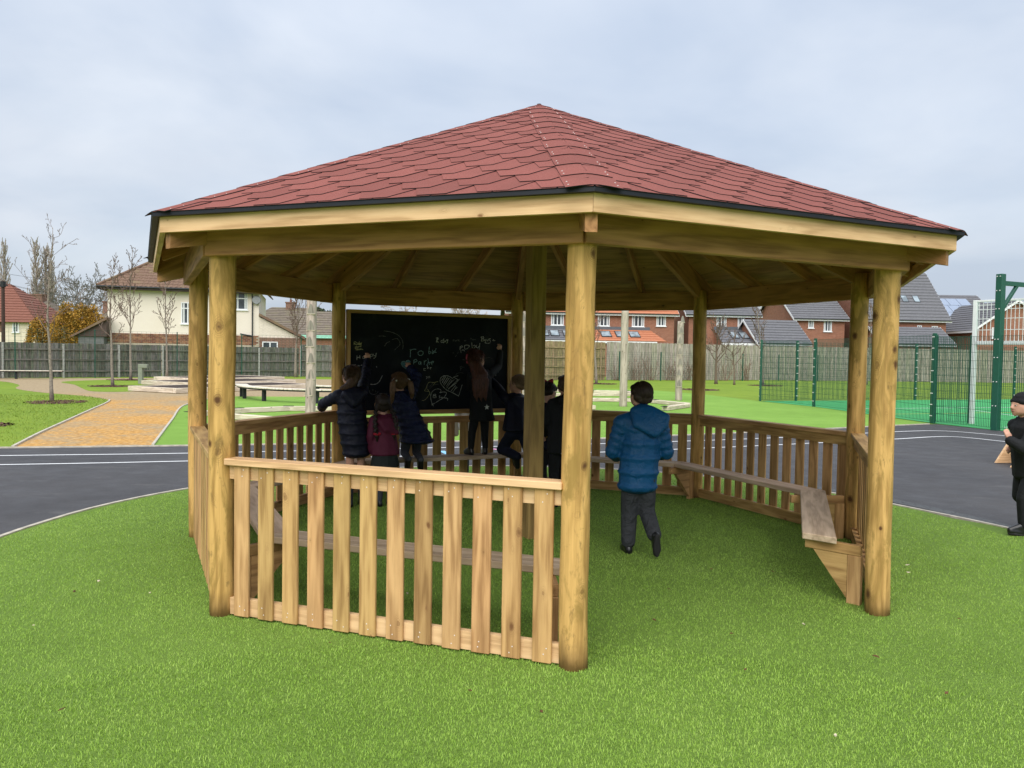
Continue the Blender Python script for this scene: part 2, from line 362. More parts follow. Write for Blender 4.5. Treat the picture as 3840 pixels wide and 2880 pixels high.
M_MORT = plain('mortar', (.42,.36,.28), .95)
def render_mat(name, col, stain):
    m, nt, b = nodes(name); v = coords(nt)
    g = noise(nt, v, 26, 5, .7); big = noise(nt, v, .5, 5, .6)
    c = ramp(nt, g, [(.3,[x*.86 for x in col]), (.65,col)])
    c = mixc(nt, nd(nt,'ShaderNodeMapRange',{'Value':big,'From Min':.5,'From Max':.72,'To Max':.55}).outputs[0], c, stain)
    nt.links.new(c, b.inputs['Base Color']); b.inputs['Roughness'].default_value = .95; bump(nt, b, g, .5, .02); return m
M_REND = render_mat('cream_render', (.80,.72,.62), (.69,.60,.49))
M_CREAM = render_mat('cream_paint', (.74,.66,.53), (.66,.57,.43))
M_WBRICK = brick_mat('white_painted_brick', (.78,.70,.60), (.70,.62,.52), (.58,.50,.41))
def tile_mat(name, c1, c2, moss=None):
    m, nt, b = nodes(name); v = coords(nt); g = noise(nt, v, 5, 5, .65); h = noise(nt, v, .8, 4)
    c = ramp(nt, g, [(.3,c2), (.7,c1)])
    if moss: c = mixc(nt, nd(nt,'ShaderNodeMapRange',{'Value':h,'From Min':.5,'From Max':.7,'To Max':.7}).outputs[0], c, moss)
    nt.links.new(c, b.inputs['Base Color']); b.inputs['Roughness'].default_value = .8; bump(nt, b, g, .2, .01); return m
M_TBROWN = tile_mat('brown_tile', (.20,.125,.085), (.135,.08,.055), (.22,.17,.09))
M_TRED = tile_mat('red_tile', (.23,.095,.065), (.165,.066,.046))
M_TGREY = tile_mat('grey_tile', (.155,.155,.165), (.105,.105,.115))
M_TGB = tile_mat('greybrown_tile', (.20,.165,.13), (.12,.10,.08), (.2,.18,.1))
M_TORA = tile_mat('orange_tile', (.48,.19,.10), (.38,.145,.075))
def glass_mat(name, tint, rough=.06):
    m, nt, b = nodes(name); v = coords(nt); f = noise(nt, v, 1.4, 2)
    c = ramp(nt, f, [(.42,[x*.5 for x in tint]), (.58,tint)]); nt.links.new(c, b.inputs['Base Color'])
    b.inputs['Roughness'].default_value = rough; b.inputs['Specular IOR Level'].default_value = .6; return m
M_GLASS = glass_mat('window_glass', (.055,.065,.075)); M_GLASSB = glass_mat('rooflight_glass', (.30,.36,.40), .12)
M_CURT = plain('net_curtain', (.55,.57,.58), .8, var=.2, scale=18)
M_SOLAR = plain('solar_panel', (.24,.29,.38), .15, spec=.7, var=.06)
M_BARK = plain('bark', (.155,.115,.085), .9, var=.3, scale=22, bmp=.4)
M_BARKG = plain('bark_grey', (.23,.195,.16), .9, var=.3, scale=18)
M_TWIG = plain('twig', (.15,.105,.08), .9, var=.3, scale=6)
M_TWIGP = plain('poplar_twig', (.40,.34,.30), .9, var=.25, scale=3)
M_TWIGD = plain('dark_twig', (.19,.175,.155), .9, var=.25, scale=3)
M_TWIGR = plain('red_twig', (.20,.12,.085), .9, var=.3, scale=3)
M_MULCH = plain('mulch_chip', (.115,.055,.042), .9, var=.6, scale=30)
def leaf_mat(name, cols):
    m, nt, b = nodes(name); gi = nd(nt,'ShaderNodeNewGeometry').outputs['Random Per Island']; p = coords(nt, world=True)
    f = mixc(nt, .55, gi, noise(nt, p, 1.6, 3)); c = ramp(nt, f, cols); nt.links.new(c, b.inputs['Base Color']); b.inputs['Roughness'].default_value = .7; return m
M_CONIF = leaf_mat('amber_conifer', [(.25,(.10,.085,.016)), (.45,(.27,.155,.024)), (.6,(.42,.22,.03)), (.8,(.52,.32,.06))])
M_EVER = leaf_mat('dark_evergreen', [(.25,(.02,.03,.012)), (.5,(.045,.065,.025)), (.8,(.08,.10,.045))])
# ------------------------------------------------------------------ the ground
def sheet(name, pts, z, mat):
    bm = bmesh.new(); vs = [bm.verts.new((p[0],p[1],z)) for p in pts]; f = bm.faces.new(vs); f.normal_update()
    if f.normal.z < 0: f.normal_flip()
    bmesh.ops.triangulate(bm, faces=bm.faces[:])
    me = bpy.data.meshes.new(name); bm.to_mesh(me); bm.free(); me.materials.append(mat)
    return tag(ob(name, me), kind='structure')
sheet('ground', [(1500*cos(a*pi/32), 1500*sin(a*pi/32)) for a in range(64)], -.016, M_LAWN)
far_edge = catmull([(-18,4.6),(-13,5.4),(-8.45,6.26),(-5.58,6.83),(-1.8,7.72),(2.01,8.76),(3.71,9.53),(6.41,10.77),(9.56,12.39),(11.7,13.42)], 6)
asph = [(p.x,p.y) for p in far_edge]+[(11.95,13.5),(12.4,11.85),(12.75,11.1),(13.6,8.6),(17,2),(19,-9),(-18,-9)]
sheet('asphalt_track', asph, -.010, M_ASPH)
isl = [(4.66*cos(a), 4.60*sin(a)) for a in np.linspace(radians(8), radians(181), 44)]
isl[0] = (4.80,.55)
island = [(5.6,-2.2)]+[(5.1,-.5)]+isl+[(-4.72,-.7),(-5.1,-2.2),(-7.5,-7),(-9,-14),(9,-14),(7.6,-7)]
sheet('turf_island', island, 0.0, M_TURF)
mb = MB(); ribbon(mb, catmull([(5.6,-2.2),(5.1,-.5)]+isl[::3]+[(-4.72,-.7),(-5.1,-2.2)], 3), .045, -.01, .012)
tag(mb.build('turf_edging', M_EDGE), kind='structure')
play = [(p.x,p.y) for p in far_edge if -6.2 < p.x < 11.75]
play = [(-6.12,6.72)]+play+[(11.9,13.7),(11.69,20.6),(10.9,23.8),(10.21,29.1),(8.55,33.4),(5.81,34),(1,29),(-3.5,23.2),(-9.9,22.4),(-9.24,16.9),(-7.74,12.0)]
sheet('turf_play_area', play, -.006, M_TURFF)
path_l = catmull([(-8.25,6.41),(-9.0,8.6),(-9.82,11.18),(-11,14.9),(-12.16,18.53),(-12.9,19.9),(-14.62,21.75),(-17,23.6),(-19.35,26.2),(-21.4,30.0),(-25.1,34.0),(-31,35.5)], 5)
path_r = [(-6.12,6.83),(-7.74,12.02),(-9.24,16.9),(-9.9,22.4),(-3.5,23.2),(-2.5,27),(-3,36),(-9,43),(-16,43),(-19,41.5),(-24,38.4),(-31,36.8)]
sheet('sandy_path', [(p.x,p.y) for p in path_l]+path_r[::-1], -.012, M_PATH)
sheet('lawn_island', [(p.x,p.y) for p in catmull([(-21.28,33.6),(-19.2,30.6),(-17.66,28),(-15.9,25.1),(-15.0,24.5),(-14.36,24.8),(-14.33,26.1),(-15.2,29.2),(-16.4,32.7),(-17.6,36.5),(-19.2,38.2),(-20.8,36.6)], 5, True)], -.008, M_LAWN)
for nm, pl in (('path_edging', path_l[:24]), ('path_edging', catmull([(-6.12,6.83),(-7.74,12.02),(-9.24,16.9),(-9.7,20.5)], 6))):
    mb = MB(); ribbon(mb, pl, .045, -.012, .02); tag(mb.build(nm, M_EDGE), kind='structure')
mb = MB(); ribbon(mb, far_edge, .05, -.012, .012); tag(mb.build('track_edging', M_EDGE), kind='structure')
# rubber threshold mat let into the right edge of the track
mb = MB(); ribbon(mb, [Vector((4.92*cos(a),4.86*sin(a),0)) for a in np.linspace(radians(5), radians(60), 26)], .20, -.0065)
def mat_rub():
    m, nt, b = nodes('ribbed_strip'); p = coords(nt, world=True)
    w = nd(nt,'ShaderNodeTexVoronoi',{'Vector':p,'Scale':26.}).outputs['Distance']
    nt.links.new(ramp(nt, w, [(.1,(.03,.032,.035)),(.5,(.085,.088,.09))]), b.inputs['Base Color']); b.inputs['Roughness'].default_value=.7; bump(nt,b,w,.8,.01); return m
tag(mb.build('ribbed_threshold', mat_rub()), kind='structure')
for pl in ([(-14,4.15),(-7.89,5.32),(-5.22,5.83),(-1.5,6.85),(1,7.55),(3.41,8.37),(5.8,9.3),(8.69,10.71),(9.73,11.18),(10.6,11.45),(11.1,11.3),(11.45,10.75),(11.76,10.15),(13.2,7),(15.5,1)],
           [(-14,3.1),(-7.32,4.35),(-4.88,4.9),(-1.5,5.75),(1.65,6.5),(3.4,7.15),(5.31,7.93),(7.82,9.03),(8.74,9.44),(9.7,9.92),(10.2,10.02),(10.5,9.75),(10.79,9.0),(12,6),(14,1)]):
    mb = MB(); ribbon(mb, catmull(pl, 6), .065, -.006); tag(mb.build('track_line', M_LINE), kind='structure')
mb = MB(); mb.face([(-1.14,6.45,-.0055),(-1.0,6.0,-.0055),(-.9,6.03,-.0055),(-1.04,6.48,-.0055)]); tag(mb.build('painted_mark', M_LBLUE), kind='structure')
mb = MB(); mb.face([(-.3,6.85,-.0055),(-.08,6.65,-.0055),(-.02,6.72,-.0055),(-.24,6.92,-.0055)]); tag(mb.build('painted_mark', M_PINK), kind='structure')
PITCH_FRONT = [(12.0,13.72),(12.42,11.85),(13.6,8.55),(15.2,4)]
sheet('sports_pitch', [(10.97,23.92),(11.72,20.6)]+PITCH_FRONT+[(48,4),(48,35.5),(24.6,28.3)], -.004, M_PITCH)
for (a, b_, w, m) in (((13.2,12.6),(40,22),.07,M_LINE),((12.6,19.6),(40,27.5),.07,M_LINE),((12.4,17),(38,25),.06,M_YEL),((14.2,10.3),(40,19),.06,M_LINE),((16,12.4),(17,19.6),.06,M_LINE),((13.4,11.6),(40,16.6),.06,M_YEL)):
    mb = MB(); ribbon(mb, [Vector((a[0],a[1],0)),Vector((b_[0],b_[1],0))], w, .0005); tag(mb.build('pitch_line', m), kind='structure')

# turf pile: real blades where they can be told apart
def blades(name, mat, N, region, hrange, wid, seed, lean=.6):
    r = np.random.default_rng(seed)
    P = region(r, N); n = len(P)
    h = r.uniform(hrange[0], hrange[1], n)
    d = np.hypot(P[:,0]-CAM.x, P[:,1]-CAM.y)
    fld = 2.2*np.sin(P[:,0]*1.7+np.sin(P[:,1]*1.1)*1.6)+2.0*np.cos(P[:,1]*1.9+P[:,0]*.8)
    a = fld*.6+r.normal(0, 1.9, n); ln = h*r.uniform(.25, lean+.4, n)
    w = wid*(.6+d/6.5)*r.uniform(.7,1.3,n); wa = r.uniform(0, 2*pi, n)
    ox, oy = np.cos(wa)*w/2, np.sin(wa)*w/2
    mid = np.stack([P[:,0]+np.cos(a)*ln*.35, P[:,1]+np.sin(a)*ln*.35, h*.62],1)
    tip = np.stack([P[:,0]+np.cos(a)*ln, P[:,1]+np.sin(a)*ln, h],1)
    z0 = np.full(n,-.002); o3 = np.stack([ox,oy,ox*0],1); base = np.stack([P[:,0],P[:,1],z0],1)
    near = d < 4.5; far = ~near; m = int(near.sum()); q = int(far.sum())
    V5 = np.stack([base-o3, base+o3, mid+o3*.8, mid-o3*.8, tip],1)[near]; V3 = np.stack([base-o3, base+o3, tip],1)[far]   # bent blades near by, plain ones beyond
    me = bpy.data.meshes.new(name); me.vertices.add(5*m+3*q); me.vertices.foreach_set('co', np.concatenate([V5.ravel(),V3.ravel()]))
    b = np.arange(m)*5; b2 = 5*m+np.arange(q)*3
    lo = np.concatenate([np.stack([b,b+1,b+2,b+3,b+3,b+2,b+4],1).ravel(), np.stack([b2,b2+1,b2+2],1).ravel()])
    me.loops.add(7*m+3*q); me.loops.foreach_set('vertex_index', lo.astype(np.int32))
    ls = np.concatenate([np.stack([np.arange(m)*7,np.arange(m)*7+4],1).ravel(), 7*m+np.arange(q)*3]); lt = np.concatenate([np.tile([4,3],m), np.full(q,3)])
    me.polygons.add(2*m+q); me.polygons.foreach_set('loop_start', ls.astype(np.int32)); me.polygons.foreach_set('loop_total', lt.astype(np.int32))
    me.update(calc_edges=True); me.materials.append(mat)
    return ob(name, me)
def reg_island(r, N):
    t = r.uniform(0,1,N)
    dist = 2.1+ (t**1.25)*10.0
    ang = yaw+r.uniform(-.66,.66,N)
    x = CAM.x+np.sin(ang)*dist; y = CAM.y+np.cos(ang)*dist
    k = ((np.hypot(x,y) < 4.57) | ((y < .1) & (x > -4.62) & (x < 4.78)) | ((y < -.6) & (x < 5.0) & (x > -4.68)))
    return np.stack([x[k],y[k]],1)
g = blades('turf_pile', M_BLADE, 620000, reg_island, (.007,.016), .0024, 3)
tag(g, 'short bright green artificial turf pile around and under the shelter', 'turf', kind='stuff')
def reg_lawn(r, N):
    x = r.uniform(-22,-8.5,N); y = r.uniform(6.4,21.5,N)
    xl = np.interp(y, [p.y for p in path_l][:36], [p.x for p in path_l][:36])
    k = (x < xl-.05) & (x > -.62*(y+9)); return np.stack([x[k],y[k]],1)
g = blades('lawn_grass', M_GRASS, 24000, reg_lawn, (.02,.045), .004, 5)
tag(g, 'short lawn grass left of the sandy path', 'grass', kind='stuff')
# bits of bark and dead leaf lying on the turf
mb = MB(); rr = random.Random(5)
for i in range(46):
    y = rr.uniform(-4.8,-1); x = rr.uniform(-3.4,3.2); s = rr.uniform(.006,.014); a = rr.uniform(0,pi)
    q = [Vector((x,y,.03))+Vector((cos(a+k*pi/2)*s*(1.6 if k%2 else .7), sin(a+k*pi/2)*s*(1.6 if k%2 else .7), rr.uniform(-.002,.004))) for k in range(4)]
    mb.prism(q, (0,0,.004), 0 if rr.random() < .7 else 1)
tag(mb.build('leaf_litter', [M_LEAFL, M_CHIP]), 'tiny bits of bark and dead leaf scattered on the turf', 'leaf litter', kind='stuff')

# ------------------------------------------------------------------ the shelter
def V8(k, r, z=0):
    a = radians(-90-45*k); return Vector((r*cos(a), r*sin(a), z))
def side(k):   # outward normal and direction from post k to post k+1
    a = radians(-90-45*(k+.5)); return Vector((cos(a),sin(a),0)), Vector((sin(a),-cos(a),0))
R0 = 3.0; C8 = cos(radians(22.5)); S8 = sin(radians(22.5)); AP = R0*C8
GZ = thing('timber_shelter', 'octagonal timber shelter with red felt shingle roof, slatted rails, inner benches and blackboard', 'gazebo')
def log_mesh(name, r0, z0, z1, seed, mat, n=20, taper=.0, wob=.008):
    rr = random.Random(seed); ph = [rr.uniform(0,6.28) for _ in range(6)]; N = 22; vs = []
    for i in range(N):
        t = i/(N-1); z = z0+(z1-z0)*t
        ox = .006*sin(t*4+ph[0]); oy = .006*sin(t*3.3+ph[1])
        for k in range(n):
            a = 2*pi*k/n; r = r0*(1-taper*t)*(1+.018*sin(2*a+ph[2]+t*2)+.012*sin(3*a+ph[3]-t*5))+wob*.35*sin(t*19+ph[4]+a)*sin(a*2+ph[5])
            vs.append((ox+r*cos(a), oy+r*sin(a), z))
    fs = [(i*n+k, i*n+(k+1)%n, (i+1)*n+(k+1)%n, (i+1)*n+k) for i in range(N-1) for k in range(n)]+[tuple(range(n))[::-1], tuple((N-1)*n+k for k in range(n))]
    me = bpy.data.meshes.new(name); me.from_pydata(vs, [], fs); me.materials.append(mat)
    me.polygons.foreach_set('use_smooth', [True]*(len(fs)-2)+[False]*2); me.update(); return me
for k in range(8):
    ob('post', log_mesh('post', .0785, -.05, 2.46, 10+k, M_POST), GZ, loc=V8(k, R0))
plank('centre_post', (0,0,-.05), (0,0,3.6), .145, .145, wood('centre_timber', (.38,.25,.09), (.26,.165,.06), var=.05), GZ, up=(.92,.39,0), bev=.012)
# rim beams outside the posts, fascia boards, hip and jack rafters
ZE, ZA, RE = 2.45, 3.90, 3.43
def deck_z(rad_hip): return ZE+(RE-rad_hip)*(ZA-ZE)/RE
for k in range(8):
    n, t = side(k)
    rb = 3.132; ap = rb*C8-.03; hs = rb*S8
    plank('rim_beam', n*ap-t*(hs-.012)+Vector((0,0,2.342)), n*ap+t*(hs-.012)+Vector((0,0,2.342)), .06, .215, M_BEAM, GZ, up=(0,0,1))
    rf = 3.394; ap = rf*C8-.016; hs = rf*S8
    mb = MB(); z0, z1 = 2.343, 2.436
    o0, o1 = n*(rf*C8)-t*hs, n*(rf*C8)+t*hs; r_in = rf-.034; i0, i1 = n*(r_in*C8)-t*(r_in*S8), n*(r_in*C8)+t*(r_in*S8)
    eps = t*.0012
    M, L = barM(o0, o1, (0,0,1)); Mi = M.inverted()
    mb.add([Mi@(q+Vector((0,0,z))) for z in (z0,z1) for q in (o0+eps,o1-eps,i1-eps,i0+eps)], [(0,3,2,1),(4,5,6,7),(0,1,5,4),(1,2,6,5),(2,3,7,6),(3,0,4,7)])
    mb.build('fascia_board', M_PALE, GZ, M=M)
    # hip rafter with its plumb-cut tail showing under the fascia
    d = V8(k,1,0); perp = Vector((-d.y,d.x,0))
    poly = [d*.08+Vector((0,0,deck_z(.08)-.012)), d*3.345+Vector((0,0,deck_z(3.345)-.012)), d*3.345+Vector((0,0,2.255)), d*3.05+Vector((0,0,2.315)), d*.08+Vector((0,0,deck_z(.08)-.17))]
    Mh, _ = barM(poly[4], poly[3], (0,0,1)); Mi = Mh.inverted(); mb = MB()
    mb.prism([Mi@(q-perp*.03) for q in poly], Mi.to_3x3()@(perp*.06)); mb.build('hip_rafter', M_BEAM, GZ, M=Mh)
    slope = (ZA-ZE)/(RE*C8)
    for u in (-.42, .42):
        r_top = abs(u)/math.tan(radians(22.5))+.06
        a = n*r_top+t*u; b_ = n*(RE*C8-.07)+t*u
        za = ZA-slope*r_top-.075; zb = ZA-slope*(RE*C8-.07)-.075
        plank('jack_rafter', a+Vector((0,0,za)), b_+Vector((0,0,zb)), .045, .115, M_BEAM, GZ, up=(n*slope+Vector((0,0,1))))
    # plywood ceiling panel
    tri = [n*(RE*C8)-t*(RE*S8)*.998+Vector((0,0,ZE-.004)), n*(RE*C8)+t*(RE*S8)*.998+Vector((0,0,ZE-.004)), Vector((0,0,ZA-.004))]
    Mc, _ = barM(tri[0], tri[1], tri[2]-tri[0]); Mi = Mc.inverted(); nn = (tri[1]-tri[0]).cross(tri[2]-tri[0]).normalized()
    if nn.z < 0: nn = -nn
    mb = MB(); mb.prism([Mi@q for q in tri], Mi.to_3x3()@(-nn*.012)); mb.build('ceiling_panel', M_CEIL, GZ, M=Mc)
# roof: black drip edge as its base mesh, felt shingles and hip caps as pieces
mb = MB()
for k in range(8):
    n, t = side(k); pr = [(3.437,2.452),(3.437,2.431),(3.400,2.431),(3.400,2.452)]
    q = [[(n*(r*C8)+t*s*(r*S8)+Vector((0,0,z))) for r, z in pr] for s in (-1,1)]
    mb.add(q[0]+q[1], [(i,(i+1)%4,4+(i+1)%4,4+i) for i in range(4)])
ROOF = mb.build('roof', M_BITU, GZ)
LS = sqrt((RE*C8)**2+(ZA-ZE)**2); HW = RE*S8; ROWS = 20; EX = LS/ROWS; TW = 2*HW/7.9
def clip(poly, fn):
    out = []
    for i in range(len(poly)):
        a, b_ = poly[i], poly[(i+1)%len(poly)]; fa, fb = fn(a), fn(b_)
        if fa >= 0: out.append(a)
        if (fa >= 0) != (fb >= 0):
            s = fa/(fa-fb); out.append((a[0]+(b_[0]-a[0])*s, a[1]+(b_[1]-a[1])*s))
    return out
rest = MB()
for k in (0,7,1,6,2,3,4,5):
    n, t = side(k); org = n*(RE*C8)+Vector((0,0,ZE)); up = (Vector((0,0,ZA))-org).normalized(); nor = t.cross(up)
    if nor.z < 0: nor = -nor
    rr = random.Random(40+k)
    for j in range(ROWS+1):
        v0 = (j-1)*EX; 
        off = TW/2 if j % 2 else 0
        m = int(HW/TW)+2
        for i in range(-m, m+1):
            c = i*TW+off+.03
            g_ = .0022
            poly = [(c-TW/4+g_,v0),(c+TW/4-g_,v0),(c+TW/2-g_,v0+EX),(c+TW/2-g_,v0+2*EX),(c-TW/2+g_,v0+2*EX),(c-TW/2+g_,v0+EX)]
            for fn in (lambda q: q[1]+.008, lambda q: HW*(1-q[1]/LS)-q[0]-.004, lambda q: HW*(1-q[1]/LS)+q[0]-.004):
                poly = clip(poly, fn) if len(poly) > 2 else []
            if len(poly) < 3: continue
            ar = abs(sum(poly[q][0]*poly[(q+1)%len(poly)][1]-poly[(q+1)%len(poly)][0]*poly[q][1] for q in range(len(poly))))/2
            if ar < .0015: continue
            jit = rr.uniform(0,.0012)
            top = []; bot = []
            for (u, v) in poly:
                h = (v0+2*EX-v)/(2*EX)*.0085+.001+jit
                p = org+t*u+up*v
                bot.append(p+nor*h); top.append(p+nor*(h+.0036))
            nn = len(poly)
            b3 = MB() if k in (0,7) else rest
            if (top[1]-top[0]).cross(top[2]-top[1]).dot(nor) < 0: top.reverse(); bot.reverse()
            b3.add(top+bot, [tuple(range(nn))], 0); bb = len(b3.v)-2*nn
            b3.f += [[bb+q, bb+nn+q, bb+nn+(q+1)%nn, bb+(q+1)%nn] for q in range(nn)]; b3.m += [1]*nn
            b3.f.append([bb+nn+q for q in range(nn)][::-1]); b3.m.append(1)
            if k in (0,7): b3.build('shingle', [M_FELT, M_BITU], ROOF)
tag(rest.build('shingle_courses', [M_FELT, M_BITU], ROOF), kind='stuff')
nails = MB(); NC = 12
for k in range(8):
    hip0 = V8(k,RE,ZE); hd = (Vector((0,0,ZA))-hip0); HL = hd.length; hd.normalize()
    n1_, t1 = side(k); n0_, t0 = side((k-1)%8)
    # in-face directions at right angles to the hip: towards face k (t1 away from hip) and face k-1
    A = (t1-hd*t1.dot(hd)).normalized(); B = (-t0+hd*t0.dot(hd)).normalized()
    dn = (n1_*((ZA-ZE)/(RE*C8))**-1*0+V8(k,1)*((ZA-ZE)/RE)+Vector((0,0,1))).normalized()
    rr = random.Random(70+k)
    for i in range(NC+1):
        s0 = max(.004, HL*i/NC-.02); s1 = s0+HL/NC*1.25
        if s1 > HL: s1 = HL+.01
        if i == NC: s0, s1 = HL-.14, HL+.015
        w = .135+rr.uniform(-.006,.006)
        prof = [(A,w,.0),(A,w*.5,.0),(A,w*.16,-.002),(B,w*.16,-.002),(B,w*.5,.0),(B,w,.0)]
        rows = []
        for s, h in ((s0,.0185),(s1,.0115)):
            ww = min(1.0, max(.12,(HL-s)/.35))
            rows.append([hip0+hd*s+d_*(q*ww)+dn*(h+e) for d_, q, e in prof])
        top = rows[0]+rows[1]; bot = [p-dn*.0036 for p in top]
        b3 = MB(); N6 = 6
        b3.add(top+bot, [(q,q+1,N6+q+1,N6+q) for q in range(5)], 0)
        b3.f += [[12+q,q,N6+q,12+N6+q] for q in (0,)]+[[5,12+5,12+11,11]]+[[q+1,q,12+q,12+q+1] for q in range(5)]; b3.m += [1]*7
        me = b3.mesh('hip_cap', [M_FELT, M_BITU]); bm = bmesh.new(); bm.from_mesh(me); bmesh.ops.recalc_face_normals(bm, faces=bm.faces[:]); bm.to_mesh(me); bm.free()
        for p in me.polygons:
            if p.normal.dot(dn) < -.3: p.flip()
        ob('hip_cap', me, ROOF)
        if i < NC:
            for d_ in (A,B):
                for sv in (s0+.05, s0+.13):
                    c = hip0+hd*sv+d_*(w*.86)+dn*(.0195-(sv-s0)*.022); nails.add([c+d_*.005+hd*.002,c+hd*.003,c-d_*.005+hd*.001,c-hd*.002,c+dn*.003], [(0,1,4),(1,2,4),(2,3,4),(3,0,4)])
tag(nails.build('nail_heads', M_NAIL, ROOF), kind='stuff')
# slatted rails on seven sides; the side between post 7 and post 0 is the way in
for k in range(7):
    n, t = side(k); hs = R0*S8-.07
    topz = .955 if k != 3 else .90
    mb = MB()
    for z0, z1 in ((.862 if k != 3 else .815, topz-.004), (.012,.115)):
        mb.bar(-t*hs+n*(AP+.0)+Vector((0,0,(z0+z1)/2)), t*hs+n*AP+Vector((0,0,(z0+z1)/2)), .042, z1-z0)
    M, _ = barM(n*AP-t, n*AP+t); Mi = M.inverted(); mb.v = [tuple(Mi@Vector(v)) for v in mb.v]
    RL = mb.build('railing', M_PALE if k in (0,) else M_PINE, GZ, M=M)
    if k != 3:
        c = plank('cap_rail', Mi@(n*(AP+.012)-t*(hs+.005)+Vector((0,0,.972))), Mi@(n*(AP+.012)+t*(hs+.005)+Vector((0,0,.972))), .118, .040, M_PALE if k == 0 else M_PINE, RL)
    for i in range(12):
        u = .972-.1775*i
        mz = (.952 if k != 3 else .815); zb = .008+.006*random.random()
        p0 = n*(AP+.034)+t*u+Vector((0,0,zb)); p1 = n*(AP+.034)+t*u+Vector((0,0,mz))
        M2, L = barM(Mi@p0, Mi@p1, Mi.to_3x3()@n)
        ob('slat', plank_mesh(.94 if k != 3 else .80, .108, .021, M_PINE), RL, M2)
        if k == 0:
            for zz, du in ((.925,.02),(.885,-.02),(.09,.018),(.045,-.02)):
                pass
# screw heads on the near rail
mb = MB(); n, t = side(0); rr = random.Random(3)
for i in range(12):
    for zz in (.925,.885,.085,.05):
        c = n*(AP+.0448)+t*(.972-.1775*i+rr.uniform(-.03,.03))+Vector((0,0,zz+rr.uniform(-.01,.01)))
        mb.add([c+t*.004,c+Vector((0,0,.0045)),c-t*.004,c-Vector((0,0,.0045)),c+n*.0018],[(0,1,4),(1,2,4),(2,3,4),(3,0,4)])
tag(mb.build('screw_heads', M_NAIL, GZ), kind='stuff')
# inner bench: mitred planks with bracket at every post
BI, BO, BZ = 2.30, 2.52, .45
for k in range(7):
    n, t = side(k); T = math.tan(radians(22.5))
    poly = [n*BI-t*(BI*T-.002), n*BI+t*(BI*T-.002), n*BO+t*(BO*T-.002), n*BO-t*(BO*T-.002)]
    M, _ = barM(n*BI-t+Vector((0,0,BZ)), n*BI+t+Vector((0,0,BZ))); Mi = M.inverted()
    bm = bmesh.new(); vs = [bm.verts.new(Mi@(p+Vector((0,0,BZ)))) for p in poly]; f = bm.faces.new(vs); f.normal_update()
    if f.normal.z < 0: f.normal_flip()
    r_ = bmesh.ops.extrude_face_region(bm, geom=[f]); bmesh.ops.translate(bm, vec=(0,0,-.045), verts=[v for v in r_['geom'] if isinstance(v, bmesh.types.BMVert)])
    bmesh.ops.recalc_face_normals(bm, faces=bm.faces[:]); bmesh.ops.bevel(bm, geom=bm.edges[:], offset=.005, segments=1, affect='EDGES')
    me = bpy.data.meshes.new('bench_seat'); bm.to_mesh(me); bm.free(); me.materials.append(M_SEAT); ob('bench_seat', me, GZ, M)
for k in range(8):
    d = V8(k,1); off = Vector((0,0,0)); perp = Vector((-d.y,d.x,0))
    if k == 0: off = side(0)[1]*.10
    if k == 7: off = -side(6)[1]*.10
    z1 = BZ-.047
    br = plank('bench_bracket', d*(2.40 if k not in (0,7) else 2.52)+off+Vector((0,0,z1-.035)), d*2.90+off+Vector((0,0,z1-.035)), .045, .07, M_PINE, GZ)
    Mi = br.matrix_basis.inverted()
    plank('bracket_upright', Mi@(d*2.86+off+Vector((0,0,-.01))), Mi@(d*2.86+off+Vector((0,0,z1-.072))), .09, .045, M_PINE, br, up=Mi.to_3x3()@perp)
    mb = MB(); mb.prism([Mi@(d*(2.50 if k not in (0,7) else 2.58)+off-perp*.018+Vector((0,0,z1-.072))), Mi@(d*2.813+off-perp*.018+Vector((0,0,z1-.072))), Mi@(d*2.813+off-perp*.018+Vector((0,0,z1-.37)))], Mi.to_3x3()@(perp*.036))
    mb.build('gusset', M_PINE, br)
# blackboard between posts 3 and 4
def chalkboard_mat():
    m, nt, b = nodes('chalkboard'); v = coords(nt, rnd=False); s = noise(nt, v, 2.2, 5, .6, .5)
    nt.links.new(ramp(nt, s, [(.38,(.005,.007,.011)),(.55,(.010,.013,.018)),(.74,(.032,.036,.042))]), b.inputs['Base Color']); b.inputs['Roughness'].default_value=.7; b.inputs['Specular IOR Level'].default_value=.15; return m
n, t = side(3); ZV = Vector((0,0,1))
Mb, _ = barM(n*2.76-t+ZV*1.55, n*2.76+t+ZV*1.55); Mi = Mb.inverted()
mb = MB()
def bb(s0,s1,d0,d1,z0,z1): mb.add([Mi@(t*s+n*d+ZV*z) for z in (z0,z1) for s,d in ((s0,d0),(s1,d0),(s1,d1),(s0,d1))], [(0,3,2,1),(4,5,6,7),(0,1,5,4),(1,2,6,5),(2,3,7,6),(3,0,4,7)])
bb(-1.05,1.03,2.745,2.765,.95,2.15); BD = mb.build('blackboard', chalkboard_mat(), GZ, M=Mb)
for a, b_ in (((-1.045,2.75,.985),(-1.045,2.75,2.165)),((1.02,2.75,.985),(1.02,2.75,2.165))):
    plank('frame_rail', Mi@(t*a[0]+n*a[1]+ZV*a[2]), Mi@(t*b_[0]+n*b_[1]+ZV*b_[2]), .045, .06, M_PINE, BD, up=Mi.to_3x3()@n)
plank('frame_rail', Mi@(t*-1.07+n*2.75+ZV*2.145), Mi@(t*1.045+n*2.75+ZV*2.145), .063, .042, M_PINE, BD, up=Mi.to_3x3()@ZV)
plank('chalk_ledge', Mi@(t*-1.07+n*2.735+ZV*.957), Mi@(t*1.045+n*2.735+ZV*.957), .10, .05, M_PINE, BD, up=Mi.to_3x3()@ZV)
